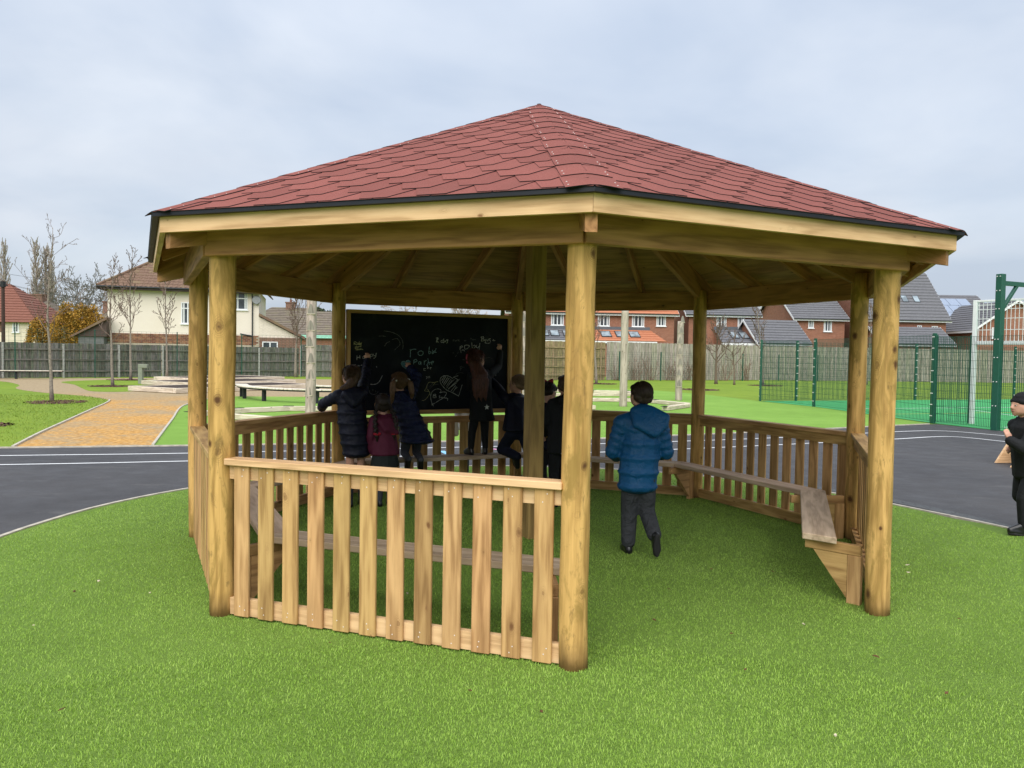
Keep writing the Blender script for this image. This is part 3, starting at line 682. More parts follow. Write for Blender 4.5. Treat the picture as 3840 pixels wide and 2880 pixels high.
CHALK = [
 ('y',[(-0.979,1.783),(-0.978,1.754)]),
 ('y',[(-0.982,1.786),(-0.959,1.79),(-0.952,1.777),(-0.975,1.768),(-0.945,1.751)]),
 ('y',[(-0.926,1.778),(-0.941,1.773),(-0.939,1.758),(-0.924,1.761),(-0.926,1.778),(-0.92,1.758)]),
 ('y',[(-0.916,1.794),(-0.914,1.758),(-0.905,1.762),(-0.904,1.773),(-0.915,1.773)]),
 ('y',[(-0.899,1.781),(-0.895,1.767)]),
 ('y',[(-0.887,1.784),(-0.898,1.755)]),
 ('y',[(-0.965,1.731),(-0.964,1.708)]),
 ('y',[(-0.965,1.731),(-0.945,1.735),(-0.947,1.724),(-0.963,1.721)]),
 ('y',[(-0.939,1.735),(-0.942,1.725),(-0.931,1.727),(-0.931,1.736),(-0.927,1.725)]),
 ('y',[(-0.921,1.727),(-0.921,1.737),(-0.912,1.738)]),
 ('y',[(-0.904,1.745),(-0.904,1.728)]),
 ('y',[(-0.891,1.748),(-0.903,1.736),(-0.891,1.731)]),
 ('y',[(-0.962,1.705),(-0.945,1.709)]),
 ('y',[(-0.953,1.707),(-0.952,1.689)]),
 ('y',[(-0.942,1.7),(-0.93,1.704),(-0.933,1.709),(-0.941,1.704),(-0.938,1.692),(-0.928,1.696)]),
 ('y',[(-0.922,1.706),(-0.924,1.696),(-0.912,1.697),(-0.913,1.708),(-0.909,1.696)]),
 ('y',[(-0.904,1.696),(-0.904,1.708),(-0.897,1.706),(-0.895,1.696)]),
 ('y',[(-0.895,1.706),(-0.885,1.708),(-0.882,1.698),(-0.869,1.707)]),
 ('w',[(-0.944,1.63),(-0.943,1.575)]),
 ('w',[(-0.911,1.634),(-0.908,1.595)]),
 ('w',[(-0.943,1.604),(-0.91,1.611)]),
 ('w',[(-0.861,1.625),(-0.875,1.612),(-0.871,1.595),(-0.857,1.602),(-0.858,1.625),(-0.851,1.592)]),
 ('w',[(-0.835,1.638),(-0.831,1.586)]),
 ('w',[(-0.835,1.638),(-0.815,1.637),(-0.811,1.619),(-0.833,1.612)]),
 ('w',[(-0.785,1.646),(-0.781,1.59)]),
 ('w',[(-0.785,1.642),(-0.761,1.647),(-0.759,1.626),(-0.781,1.618)]),
 ('w',[(-0.748,1.65),(-0.74,1.627),(-0.724,1.634)]),
 ('w',[(-0.712,1.663),(-0.721,1.614),(-0.744,1.597)]),
 ('w',[(-0.984,1.519),(-0.957,1.524)]),
 ('w',[(-0.975,1.52),(-0.972,1.499)]),
 ('w',[(-0.929,1.519),(-0.927,1.5)]),
 ('w',[(-0.927,1.51),(-0.917,1.513),(-0.912,1.503)]),
 ('w',[(-0.897,1.513),(-0.881,1.519)]),
 ('w',[(-0.709,1.505),(-0.706,1.492)]),
 ('w',[(-0.637,1.396),(-0.654,1.356),(-0.677,1.32),(-0.708,1.297),(-0.748,1.29),(-0.785,1.293)]),
 ('d',[(-0.791,1.224),(-0.784,1.191),(-0.757,1.174),(-0.72,1.174),(-0.692,1.19),(-0.686,1.21)]),
 ('d',[(-0.749,1.237),(-0.747,1.216)]),
 ('d',[(-0.715,1.224),(-0.713,1.197)]),
 ('w',[(-0.687,1.157),(-0.675,1.117),(-0.661,1.071),(-0.641,1.037)]),
 ('d',[(-0.679,1.164),(-0.659,1.184),(-0.632,1.183)]),
 ('d',[(-0.652,1.157),(-0.625,1.163),(-0.608,1.147)]),
 ('d',[(-0.618,1.163),(-0.598,1.183),(-0.57,1.176)]),
 ('d',[(-0.625,1.926),(-0.537,1.915),(-0.468,1.891),(-0.422,1.858),(-0.394,1.819),(-0.383,1.759),(-0.39,1.712)]),
 ('d',[(-0.686,1.862),(-0.638,1.865),(-0.598,1.861)]),
 ('d',[(-0.613,1.741),(-0.59,1.781),(-0.549,1.802)]),
 ('d',[(-0.522,1.823),(-0.481,1.837),(-0.453,1.836),(-0.432,1.811),(-0.422,1.785),(-0.428,1.758),(-0.466,1.724),(-0.49,1.7)]),
 ('b',[(-0.295,1.714),(-0.29,1.667),(-0.293,1.616)]),
 ('b',[(-0.293,1.69),(-0.278,1.707),(-0.25,1.715),(-0.218,1.714)]),
 ('b',[(-0.165,1.696),(-0.189,1.685),(-0.196,1.665),(-0.182,1.645),(-0.153,1.642),(-0.132,1.659),(-0.132,1.683),(-0.15,1.695),(-0.165,1.696)]),
 ('b',[(-0.051,1.752),(-0.056,1.704),(-0.057,1.664),(-0.036,1.671),(-0.032,1.688),(-0.05,1.689)]),
 ('b',[(-0.011,1.712),(-0.001,1.688),(0.021,1.706)]),
 ('b',[(0.037,1.732),(0.022,1.692),(-0.007,1.664),(-0.011,1.681),(0.043,1.682)]),
 ('b',[(-0.245,1.586),(-0.249,1.532)]),
 ('b',[(-0.245,1.586),(-0.216,1.592),(-0.209,1.57),(-0.244,1.556)]),
 ('b',[(-0.163,1.567),(-0.184,1.56),(-0.185,1.536),(-0.163,1.54),(-0.159,1.567),(-0.155,1.525)]),
 ('b',[(-0.117,1.581),(-0.113,1.53)]),
 ('b',[(-0.113,1.561),(-0.096,1.581),(-0.085,1.578)]),
 ('b',[(-0.069,1.606),(-0.063,1.568),(-0.081,1.52)]),
 ('b',[(-0.06,1.565),(-0.048,1.528)]),
 ('b',[(-0.063,1.555),(-0.02,1.562)]),
 ('b',[(-0.027,1.541),(-0.02,1.565),(0.005,1.572),(0.002,1.555),(-0.023,1.548),(-0.016,1.531),(-0.005,1.528)]),
 ('w',[(-0.123,1.476),(-0.091,1.483)]),
 ('w',[(-0.116,1.49),(-0.119,1.462),(-0.094,1.458)]),
 ('w',[(-0.07,1.521),(-0.073,1.48),(-0.062,1.497),(-0.051,1.48)]),
 ('w',[(-0.037,1.5),(-0.033,1.473)]),
 ('w',[(-0.035,1.49),(-0.019,1.497)]),
 ('w',[(-0.09,1.388),(-0.074,1.378),(-0.086,1.354)]),
 ('w',[(-0.064,1.383),(-0.038,1.388)]),
 ('w',[(-0.062,1.369),(-0.036,1.372)]),
 ('f',[(-0.398,1.555),(-0.396,1.531)]),
 ('f',[(-0.392,1.556),(-0.389,1.525)]),
 ('f',[(-0.385,1.557),(-0.383,1.518)]),
 ('f',[(-0.378,1.558),(-0.376,1.512)]),
 ('f',[(-0.372,1.559),(-0.369,1.506)]),
 ('f',[(-0.365,1.561),(-0.362,1.499)]),
 ('f',[(-0.359,1.562),(-0.356,1.493)]),
 ('f',[(-0.352,1.561),(-0.349,1.487)]),
 ('f',[(-0.345,1.56),(-0.342,1.48)]),
 ('f',[(-0.339,1.559),(-0.336,1.474)]),
 ('f',[(-0.332,1.572),(-0.329,1.468)]),
 ('f',[(-0.326,1.572),(-0.322,1.461)]),
 ('f',[(-0.319,1.572),(-0.315,1.455)]),
 ('f',[(-0.312,1.572),(-0.309,1.451)]),
 ('f',[(-0.306,1.572),(-0.302,1.465)]),
 ('f',[(-0.299,1.572),(-0.296,1.478)]),
 ('b',[(-0.31,1.465),(-0.366,1.491),(-0.398,1.524),(-0.403,1.551),(-0.381,1.566),(-0.357,1.564),(-0.34,1.548),(-0.339,1.572),(-0.318,1.582),(-0.297,1.569)]),
 ('b',[(-0.321,1.464),(-0.299,1.411)]),
 ('b',[(-0.302,1.421),(-0.271,1.391)]),
 ('y',[(0.066,1.326),(0.012,1.313),(-0.046,1.316),(-0.071,1.289),(-0.088,1.241),(-0.105,1.211),(-0.052,1.207),(-0.073,1.234)]),
 ('d',[(-0.067,1.289),(-0.08,1.221)]),
 ('d',[(0.005,1.313),(-0.045,1.255)]),
 ('y',[(0.037,1.32),(-0.002,1.275)]),
 ('y',[(-0.052,1.204),(-0.037,1.186),(-0.058,1.146),(-0.086,1.112),(-0.115,1.095),(-0.14,1.093)]),
 ('d',[(0.07,1.289),(0.012,1.282),(-0.038,1.241)]),
 ('w',[(-0.003,1.036),(-0.023,1.104),(-0.026,1.159),(-0.008,1.2),(0.027,1.227),(0.071,1.234),(0.1,1.223),(0.106,1.206),(0.09,1.186),(0.13,1.196),(0.17,1.192),(0.175,1.171),(0.145,1.13),(0.08,1.09),(0.015,1.053),(-0.017,1.036)]),
 ('w',[(-0.006,1.053),(0.01,1.022)]),
 ('w',[(0.01,1.166),(0.003,1.128)]),
 ('w',[(0.01,1.166),(0.035,1.169),(0.039,1.155),(0.01,1.149)]),
 ('w',[(0.021,1.148),(0.044,1.141),(0.04,1.126),(0.003,1.127)]),
 ('w',[(0.097,1.151),(0.079,1.145),(0.098,1.131),(0.08,1.121)]),
 ('w',[(0.109,1.12),(0.119,1.134),(0.131,1.12)]),
 ('w',[(0.145,1.12),(0.152,1.13),(0.164,1.116),(0.174,1.127),(0.186,1.113),(0.197,1.116),(0.193,1.088)]),
 ('w',[(0.339,1.143),(0.268,1.181),(0.18,1.22),(0.128,1.268),(0.098,1.309),(0.094,1.351),(0.119,1.385),(0.17,1.397),(0.221,1.385),(0.255,1.361)]),
 ('w',[(0.255,1.361),(0.28,1.385),(0.332,1.396)]),
 ('w',[(0.339,1.143),(0.357,1.198),(0.375,1.254),(0.386,1.288)]),
 ('d',[(0.295,1.406),(0.324,1.427),(0.369,1.434),(0.406,1.427)]),
 ('w',[(0.148,1.388),(0.112,1.337)]),
 ('w',[(0.166,1.388),(0.12,1.309)]),
 ('w',[(0.192,1.378),(0.135,1.289)]),
 ('w',[(0.214,1.371),(0.146,1.275)]),
 ('w',[(0.236,1.358),(0.172,1.261)]),
 ('w',[(0.251,1.344),(0.179,1.24)]),
 ('w',[(0.281,1.351),(0.208,1.289)]),
 ('w',[(0.325,1.344),(0.201,1.23)]),
 ('w',[(0.311,1.309),(0.238,1.261)]),
 ('w',[(0.297,1.275),(0.238,1.209)]),
 ('w',[(0.312,1.261),(0.261,1.192)]),
 ('w',[(0.327,1.254),(0.283,1.226)]),
 ('w',[(0.355,1.358),(0.311,1.316)]),
 ('w',[(0.273,1.378),(0.333,1.344)]),
 ('w',[(0.051,1.86),(0.039,1.805)]),
 ('w',[(0.033,1.856),(0.058,1.86),(0.062,1.843),(0.046,1.832),(0.064,1.802)]),
 ('w',[(0.12,1.834),(0.099,1.823),(0.102,1.806),(0.121,1.81),(0.135,1.852),(0.126,1.807),(0.143,1.804)]),
 ('w',[(0.149,1.831),(0.144,1.814),(0.161,1.818),(0.157,1.83)]),
 ('w',[(0.171,1.846),(0.175,1.828),(0.19,1.836)]),
 ('w',[(0.187,1.846),(0.185,1.815),(0.172,1.792)]),
 ('d',[(0.256,1.841),(0.258,1.82)]),
 ('d',[(0.256,1.841),(0.27,1.84),(0.268,1.829)]),
 ('d',[(0.285,1.838),(0.282,1.824),(0.295,1.826),(0.293,1.838)]),
 ('d',[(0.304,1.824),(0.305,1.838),(0.315,1.839)]),
 ('d',[(0.324,1.849),(0.325,1.823)]),
 ('d',[(0.341,1.843),(0.326,1.834),(0.347,1.823)]),
 ('d',[(0.406,1.841),(0.408,1.825)]),
 ('d',[(0.421,1.825),(0.423,1.839),(0.434,1.836)]),
 ('d',[(0.493,1.87),(0.495,1.846)]),
 ('d',[(0.488,1.859),(0.509,1.862)]),
 ('d',[(0.512,1.854),(0.516,1.843),(0.528,1.854),(0.531,1.841)]),
 ('d',[(0.535,1.846),(0.55,1.851),(0.554,1.841)]),
 ('w',[(0.641,1.883),(0.634,1.832)]),
 ('w',[(0.626,1.881),(0.664,1.886),(0.665,1.868),(0.641,1.86)]),
 ('w',[(0.653,1.86),(0.672,1.854),(0.668,1.838),(0.634,1.832)]),
 ('w',[(0.687,1.854),(0.678,1.84),(0.696,1.84),(0.696,1.858),(0.694,1.823),(0.684,1.812),(0.726,1.806),(0.757,1.813)]),
 ('w',[(0.71,1.855),(0.714,1.839),(0.726,1.841),(0.728,1.855)]),
 ('w',[(0.764,1.866),(0.741,1.862),(0.739,1.852),(0.76,1.842),(0.757,1.82)]),
 ('w',[(0.783,1.846),(0.826,1.841)]),
 ('w',[(0.802,1.86),(0.801,1.836)]),
 ('w',[(0.353,1.756),(0.35,1.718)]),
 ('w',[(0.349,1.756),(0.375,1.767),(0.383,1.754),(0.355,1.738)]),
 ('w',[(0.361,1.715),(0.365,1.677)]),
 ('w',[(0.372,1.712),(0.394,1.719),(0.413,1.699)]),
 ('w',[(0.409,1.773),(0.413,1.732),(0.439,1.732),(0.472,1.759),(0.468,1.775),(0.438,1.779),(0.409,1.773)]),
 ('w',[(0.506,1.812),(0.514,1.746),(0.544,1.746),(0.555,1.774),(0.54,1.779),(0.52,1.77)]),
 ('w',[(0.57,1.782),(0.567,1.757),(0.59,1.747),(0.608,1.772)]),
 ('w',[(0.615,1.806),(0.612,1.758),(0.602,1.712)]),
 ('d',[(0.269,1.682),(0.251,1.675)]),
 ('d',[(0.328,1.694),(0.317,1.669)]),
 ('d',[(0.302,1.655),(0.292,1.631)]),
 ('d',[(0.385,1.596),(0.434,1.596),(0.452,1.616)]),
 ('d',[(0.353,1.514),(0.361,1.462)]),
 ('d',[(0.356,1.514),(0.379,1.514),(0.379,1.493),(0.361,1.486)]),
 ('d',[(0.398,1.504),(0.416,1.505)]),
 ('w',[(0.835,1.49),(0.84,1.444),(0.841,1.394)]),
 ('w',[(0.84,1.458),(0.859,1.479),(0.847,1.486)]),
 ('w',[(0.907,1.545),(0.898,1.487),(0.879,1.451),(0.848,1.435)]),
 ('d',[(0.698,1.619),(0.737,1.628),(0.787,1.617)]),
]
CM = {'w': plain('chalk_white', (.42,.43,.42), .95, var=.35, scale=60), 'b': plain('chalk_blue', (.20,.32,.33), .95, var=.35, scale=60), 'y': plain('chalk_yellow', (.40,.38,.20), .95, var=.35, scale=60), 'd': plain('chalk_faint', (.10,.105,.105), .95, var=.5, scale=60), 'f': plain('chalk_fill', (.08,.20,.23), .95, var=.35, scale=60)}
for q, (c, pl) in enumerate(CHALK):
    mb = MB(); w = {'w':.0085,'b':.0095,'y':.0075,'d':.009,'f':.020}[c]; eps = .0004*(q % 5)
    pts = catmull([(s, z) for s, z in pl], 4) if len(pl) > 2 else [Vector((s,z,0)) for s, z in pl]
    N = len(pts); L = []; Rr = []
    for i, p in enumerate(pts):
        d = pts[min(i+1,N-1)]-pts[max(i-1,0)]
        if d.length < 1e-6: d = Vector((1,0,0))
        d.normalize(); nn = Vector((-d.y,d.x,0))*(w/2*(.75+.25*sin(i*1.7+q)))
        L.append(p+nn); Rr.append(p-nn)
    vs_ = [Mi@(t*p.x+n*(2.7432-eps)+ZV*p.y) for a, b_ in zip(Rr, L) for p in (a, b_)]
    mb.add(vs_, [(2*i,2*i+2,2*i+3,2*i+1) for i in range(N-1)])
    mb.build('chalk_stroke', CM[c], BD)
# ------------------------------------------------------------------ boundary fences, board by board
def board_fence(label, pts, h, bw, mat, railmat, post_mat, rails, post_gap, post_w=.1, proud=.03, cap=False, group=None, name='board_fence', posth=None):
    o = thing(name, label, 'fence', (pts[0][0],pts[0][1],0), 0, group)
    org = Vector((pts[0][0],pts[0][1],0)); me = plank_mesh(h, bw*.97, .02, mat, 0)
    rr = random.Random(int(pts[0][0]*10)); acc = 0
    for a, b_ in zip(pts[:-1], pts[1:]):
        a = Vector((a[0],a[1],0))-org; b_ = Vector((b_[0],b_[1],0))-org; d = b_-a; L = d.length; d.normalize(); nn = Vector((d.y,-d.x,0))
        if (nn.dot(CAM-org-a)) < 0: nn = -nn
        m = int(L/bw)
        for i in range(m):
            hh = h*(1+rr.uniform(-.012,.012)); c = a+d*(bw*(i+.5))+nn*(rr.uniform(-.006,.006)+(.010 if i % 2 else 0))
            M2, _ = barM(c, c+Vector((0,0,1)), nn); M2.translation = c+Vector((0,0,hh/2+.0))
            q = ob('board', me, o, M2)
        for z in rails:
            np_ = int(L/post_gap)
            for s in range(np_+1):
                a2 = a+d*(s*post_gap+.06); b2 = a+d*min(L,(s+1)*post_gap-.06)
                if (b2-a2).length < .3: continue
                plank('rail', a2+nn*(.05)+Vector((0,0,z+rr.uniform(-.02,.02))), b2+nn*.05+Vector((0,0,z+rr.uniform(-.02,.02))), .06, .085, railmat, o, bev=0)
        if post_mat:
            s = 0
            while s <= L:
                c = a+d*s+nn*.055; ph = posth or h
                plank('fence_post', c+Vector((0,0,-.05)), c+Vector((0,0,ph-.06+rr.uniform(-.05,.05))), post_w, post_w, post_mat, o, up=nn, bev=.008)
                s += post_gap
    return o
board_fence('dark grey weathered close-board fence behind the bare saplings on the left', [(-31,33.2),(-26.5,37.6),(-20,43.2),(-12.6,47.9)], 1.98, .125, M_GREYW, M_GREYR, M_CONC, (.38,1.02,1.62), 3.0)
board_fence('grey weathered close-board fence seen behind the blackboard and the stacked raised beds', [(-12.5,48.0),(-5,48.4),(3.2,47.3)], 2.2, .16, M_GREYW, M_GREYR, M_CONC, (.4,1.1,1.8), 3.0)
board_fence('tan timber fence panel with horizontal rails facing the playground', [(3.4,47.5),(9.0,49.7)], 2.74, .13, M_TANF, M_TANF, M_TANF, (.35,.95,1.6,2.3), 2.8)
board_fence('tall silvery vertical board fence in front of the red brick houses', [(9.1,49.8),(16.1,52.9),(22.7,55.7),(33,57.6),(50,59)], 2.78, .15, M_SILV, M_SILV, None, (), 3.0)
# dark green weldmesh line in front of them: slim posts and wire panels
def wire_panel(mb, a, b_, z0, z1, sx, sz, r):
    a = Vector(a); b_ = Vector(b_); d = b_-a; L = d.length; d.normalize()
    nx = max(1,int(L/sx))
    for i in range(nx+1):
        p = a+d*(L*i/nx); mb.bar(p+Vector((0,0,z0)), p+Vector((0,0,z1)), r*2, r*2, up=d)
    nz = max(1,int((z1-z0)/sz))
    for i in range(nz+1):
        z = z0+(z1-z0)*i/nz; mb.bar(a+Vector((0,0,z)), b_+Vector((0,0,z)), r*2, r*2)
def mesh_fence(label, posts, h, pw, sx, sz, r, panels=None, group=None, cat='fence', clips=True, bottom=.05):
    o = thing('mesh_fence', label, cat, (posts[0][0],posts[0][1],0), 0, group); org = Vector((posts[0][0],posts[0][1],0))
    for i, p in enumerate(posts):
        c = Vector((p[0],p[1],0))-org; q = Vector(posts[min(i+1,len(posts)-1)])-Vector(posts[max(i-1,0)]); d = Vector((q.x,q.y,0)).normalized()
        po = plank('fence_post', c+Vector((0,0,-.05)), c+Vector((0,0,h+.05)), pw, pw, M_GREENM, o, up=d, bev=.004)
        if clips:
            mb = MB(); nn = Vector((d.y,-d.x,0))
            if nn.dot(CAM-org-c) < 0: nn = -nn
            for z in np.linspace(.2,h-.05,8): mb.bar(c+nn*(pw/2)+Vector((0,0,z))-d*pw*.55, c+nn*(pw/2)+Vector((0,0,z))+d*pw*.55, .012, .022)
            Mi_ = po.matrix_basis.inverted(); mb.v = [tuple(Mi_@Vector(v)) for v in mb.v]; mb.build('clip', M_NAIL, po)
    for i in range(len(posts)-1):
        if panels and i not in panels: continue
        a = Vector((*posts[i],0))-org; b_ = Vector((*posts[i+1],0))-org; mb = MB()
        d = (b_-a).normalized(); wire_panel(mb, a+d*pw*.5, b_-d*pw*.5, bottom, h, sx, sz, r)
        mb.build('wire_panel', M_GREENW, o)
    return o
mesh_fence('thin green weldmesh fence in front of the dark grey boards on the left', [(-33,30.6),(-29.0,34.2),(-25.6,37.2),(-22.6,39.9),(-18.9,42.6),(-15.6,44.8),(-12.2,46.7),(-8.5,46.6),(-4.6,46.4)], 2.75, .05, .25, .22, .004, clips=False)
mesh_fence('low green weldmesh fence running along the silvery board fence', [(3.2,46.3),(6.6,47.6),(9.9,48.9),(13.2,50.2),(16.9,51.9),(20.4,53.3),(23.8,54.7),(27.4,55.6),(31,56.3),(34.6,56.9)], 2.05, .07, .2, .16, .004, clips=False)
# sports pitch enclosure
mesh_fence('green twin-wire fence along the left and far sides of the sports pitch', [(11.98,13.76),(11.69,20.59),(10.94,23.88),(12.64,24.45),(18.82,26.5),(24.57,28.29),(31,30.4)], 2.40, .085, .066, .2, .0036)
mesh_fence('green twin-wire fence across the near goal end of the sports pitch', [(11.99,13.70),(12.41,11.86),(13.62,8.5),(14.9,4.9)], 2.34, .06, .05, .2, .0036, clips=False)
mesh_fence('short green wire return panel closing the goal recess beside the white post', [(12.06,13.78),(13.0,13.74)], 2.36, .05, .05, .2, .0036, clips=False)
# tall green gantry post with an arm reaching over the pitch
o = thing('gantry_post', 'tall dark green square steel post with braced overhead arm at the pitch', 'post', (12.42,11.78,0), radians(-68)); 
plank('column', (0,0,-.05), (0,0,3.86), .16, .16, M_GREENM, o, bev=.008)
plank('arm', (0,.08,3.64), (0,1.9,3.64), .09, .11, M_GREENM, o, bev=.005)
plank('brace', (0,.07,2.98), (0,.62,3.60), .075, .075, M_GREENM, o, up=(1,0,0), bev=.005)
mb = MB()
for z in (.6,1.2,1.8,2.25,3.0,3.45,3.8):
    for x in (-.04,.04): mb.tube([(x,-.08,z),(x,-.095,z)], .012, 8)
    mb.tube([(-.08,.0,z),(-.095,.0,z)], .012, 8)
mb.build('bolt', M_NAIL, o)
# white goal frame with barred upper panel
o = thing('goal_frame', 'white steel goal frame with barred panel above the crossbar', 'goal', (13.06,13.70,0), atan2(-.86,.5)); LG = 4.4
plank('goal_post', (0,0,-.02), (0,0,3.36), .11, .09, M_WHITEM, o, up=(1,0,0)); plank('goal_post', (LG,0,-.02), (LG,0,3.36), .11, .09, M_WHITEM, o, up=(1,0,0))
plank('crossbar', (.06,0,2.2), (LG-.06,0,2.2), .09, .10, M_WHITEM, o); plank('top_bar', (.06,0,3.33), (LG-.06,0,3.33), .05, .05, M_WHITEM, o)
mb = MB()
for i in range(1,44): mb.bar((i*.1,0,2.25),(i*.1,0,3.31),.011,.011,up=(1,0,0))
for z in (2.55,2.85,3.1,3.22): mb.bar((.055,.012,z),(LG-.055,.012,z),.012,.016)
mb.build('bar_grille', M_WHITEM, o)

# ------------------------------------------------------------------ play equipment
def totem(label, x, y, h, r, seed, lean=(0,0), nn=7):
    o = thing('climbing_log', label, 'log', (x,y,0), 0, 'upright logs on the far turf')
    me = log_mesh('log', r, -.1, h, seed, M_LOG, n=18, taper=.06, wob=.02)
    for v in me.vertices: v.co.x += lean[0]*v.co.z; v.co.y += lean[1]*v.co.z
    L = ob('log', me, o); rr = random.Random(seed)
    for i in range(nn):
        z = .55+i*.42; az = -pi/2+rr.uniform(-.35,.35); d = Vector((cos(az),sin(az),0)); s = Vector((-d.y,d.x,0)); c = Vector((lean[0]*z,lean[1]*z,z))
        mb = MB(); pts = [c+d*(r*.78)+s*(r*.62)*u+Vector((0,0,.26*(1-abs(u)**2.2))) for u in np.linspace(-1,1,9)]
        base = [c+d*(r*.985)+s*(r*.62)*u for u in (1,-1)]
        pts2 = [p+d*(r*.19) for p in pts]
        mb.prism(pts, d*(r*.20)); mb.build('notch', M_LOGN, L)
        mb = MB(); mb.bar(c+s*r*.8+d*r*.75, c-s*r*.8+d*r*.75, r*.5, .012); mb.build('notch_ledge', M_SLEEP, L)
totem('tall silvery carved log on the turf left of the blackboard', -4.79, 13.54, 3.3, .135, 1, (.012,0))
totem('tall silvery log seen between the back post and the centre post', .86, 16.0, 3.4, .13, 2)
totem('tall pale knotty log behind the boy in blue', 4.53, 19.37, 3.3, .13, 3, (.006,0), 0)
totem('silvery notched log nearest the right rear post', 7.56, 23.65, 3.12, .135, 4, (.012,0))
def beam_seg(label, a, b_, w=.2, h=.13):
    M, L = barM((a[0],a[1],h/2), (b_[0],b_[1],h/2)); o = ob('balance_beam', plank_mesh(L-.02,w,h,M_SLEEP,.012), None, M); tag(o, label, 'balance beam', 'timber balance beams on the turf')
    mb = MB(); mb.box(-L/2-.16,-L/2+.12,-w*.42,w*.42,h/2+.001,h/2+.012); mb.build('rubber_joint', M_RUBB, o)
BB = [((-7.6,12.9),(-6.85,14.35),'first timber of the left balance trail, running off behind the left posts'),((-6.85,14.35),(-5.75,15.4),'angled timber of the left balance trail nearest the curved bench'),((-5.75,15.4),(-2.6,15.7),'long pale timber of the left balance trail passing behind the carved log'),((-6.9,12.75),(-5.35,11.75),'lone pale timber of the left balance trail nearest the track'),
      ((2.9,29.4),(5.0,28.95),'farthest short timber of the right balance trail'),((5.0,28.95),(6.5,28.6),'far corner timber of the right balance trail'),((6.5,28.6),(6.45,27.0),'far turning timber of the right balance trail'),((2.3,25.4),(6.45,26.6),'long far timber of the right balance trail behind the pale log'),((2.4,21.9),(5.2,22.15),'long weathered timber of the right balance trail nearest the pale log'),((5.2,22.15),(6.1,21.3),'middle angled timber of the right balance trail'),((6.1,21.3),(6.85,19.6),'near angled timber of the right balance trail by the right rear post'),((5.5,17.45),(6.75,19.3),'nearest pale timber of the right balance trail, end grain showing'),((2.2,17.3),(3.3,17.6),'short pale timber end showing just right of the front post')]
for a, b_, l in BB: beam_seg(l, a, b_)
def arc_bench(label, pts, w=.42, z=.46, legs=(.05,.35,.65,.95)):
    P = catmull(pts, 7); o = thing('curved_bench', label, 'bench', (P[0].x,P[0].y,0)); org = P[0].copy()
    fr = MB(); ribbon(fr, [p-org for p in P], w*.8, z-.09, z-.04); fr.build('frame', M_BLACKM, o)
    cum = [0]
    for a, b_ in zip(P[:-1],P[1:]): cum.append(cum[-1]+(b_-a).length)
    def at(s):
        for i in range(len(P)-1):
            if cum[i+1] >= s: f = (s-cum[i])/(cum[i+1]-cum[i]); return P[i].lerp(P[i+1],f)-org, (P[i+1]-P[i]).normalized()
        return P[-1]-org, (P[-1]-P[-2]).normalized()
    L = cum[-1]; m = int(L/.16)
    for i in range(m):
        p, d = at((i+.5)*L/m); nn = Vector((-d.y,d.x,0)); plank('slat', p-nn*w/2+Vector((0,0,z-.02)), p+nn*w/2+Vector((0,0,z-.02)), L/m*.95, .04, M_DECKT, o, bev=.004)
    for f in legs:
        p, d = at(f*L); plank('leg', p+Vector((0,0,-.02)), p+Vector((0,0,z-.085)), .12, .10, M_BLACKM, o, up=d, bev=.006)
arc_bench('long curved pale slatted bench with black legs beyond the left posts', [(-9.2,22.6),(-8.5,20.9),(-7.2,19.5),(-5.4,18.9),(-3.4,19.2)], legs=(.04,.2,.42,.7,.96))
arc_bench('shorter pale slatted bench just behind the long curved one', [(-6.6,22.3),(-5.2,21.6),(-3.2,21.4)], legs=(.1,.6))
arc_bench('pale curved bench with dark legs in front of the far left fence', [(-29,34.6),(-26.6,35.9),(-24.8,36.6),(-23.0,37.1)], legs=(.1,.38,.66,.92))
def raised_bed(label, c, L, Wd, h, rz):
    o = thing('raised_bed', label, 'planter', (c[0],c[1],0), rz, 'stepped timber raised beds')
    mb = MB(); mb.box(-L/2+.1,L/2-.1,-Wd/2+.1,Wd/2-.1,0,h-.012); mb.build('soil', M_SOIL, o)
    for s in (-1,1):
        for q in range(int(round(h/.2))): plank('sleeper', (-L/2,s*Wd/2,.1+q*.2), (L/2,s*Wd/2,.1+q*.2), .2, .195, M_SLEEP, o, bev=.01)
        for q in range(int(round(h/.2))): plank('sleeper', (s*(L/2-.1),-Wd/2+.11,.1+q*.2), (s*(L/2-.1),Wd/2-.11,.1+q*.2), .2, .193, M_SLEEP, o, bev=.01)
M_SOIL = plain('bed_soil', (.05,.035,.028), .95, var=.4, scale=12, bmp=.5)
raised_bed('front low timber raised bed behind the curved bench', (-11.2,27.8), 7.6, 2.8, .2, radians(57))
raised_bed('middle timber raised bed of the stepped stack on the left', (-13.2,33.2), 6.5, 3.4, .2, radians(57))
raised_bed('rearmost timber raised bed of the stack, nearest the fence', (-15.0,38.8), 6, 3.6, .2, radians(57))
raised_bed('square timber raised bed left of the blackboard post', (-5.0,33.4), 2.6, 2.4, .4, radians(20))
raised_bed('lower timber raised bed in front of the square one', (-4.4,29.6), 2.4, 2.0, .4, radians(20))
o = thing('pedestal', 'short grey-green pedestal with overhanging box top on the lawn island', 'pedestal', (-16.93,32.5,0))
plank('stem', (0,0,-.02), (0,0,.80), .20, .20, M_STEEL, o, bev=.01); plank('head', (-.10,0,.87), (.34,0,.87), .22, .19, M_STEEL, o, bev=.012)
mb = MB(); o = thing('timber_wedge', 'plywood wedge ramp on the asphalt behind the boy in the black hat', 'ramp', (8.2,4.95,0))
mb.prism([(-.17,0,0),(.6,0,0),(.6,0,.55),(.14,0,.42)], (0,.05,0)); mb.build('side_panel', M_PALE, o)
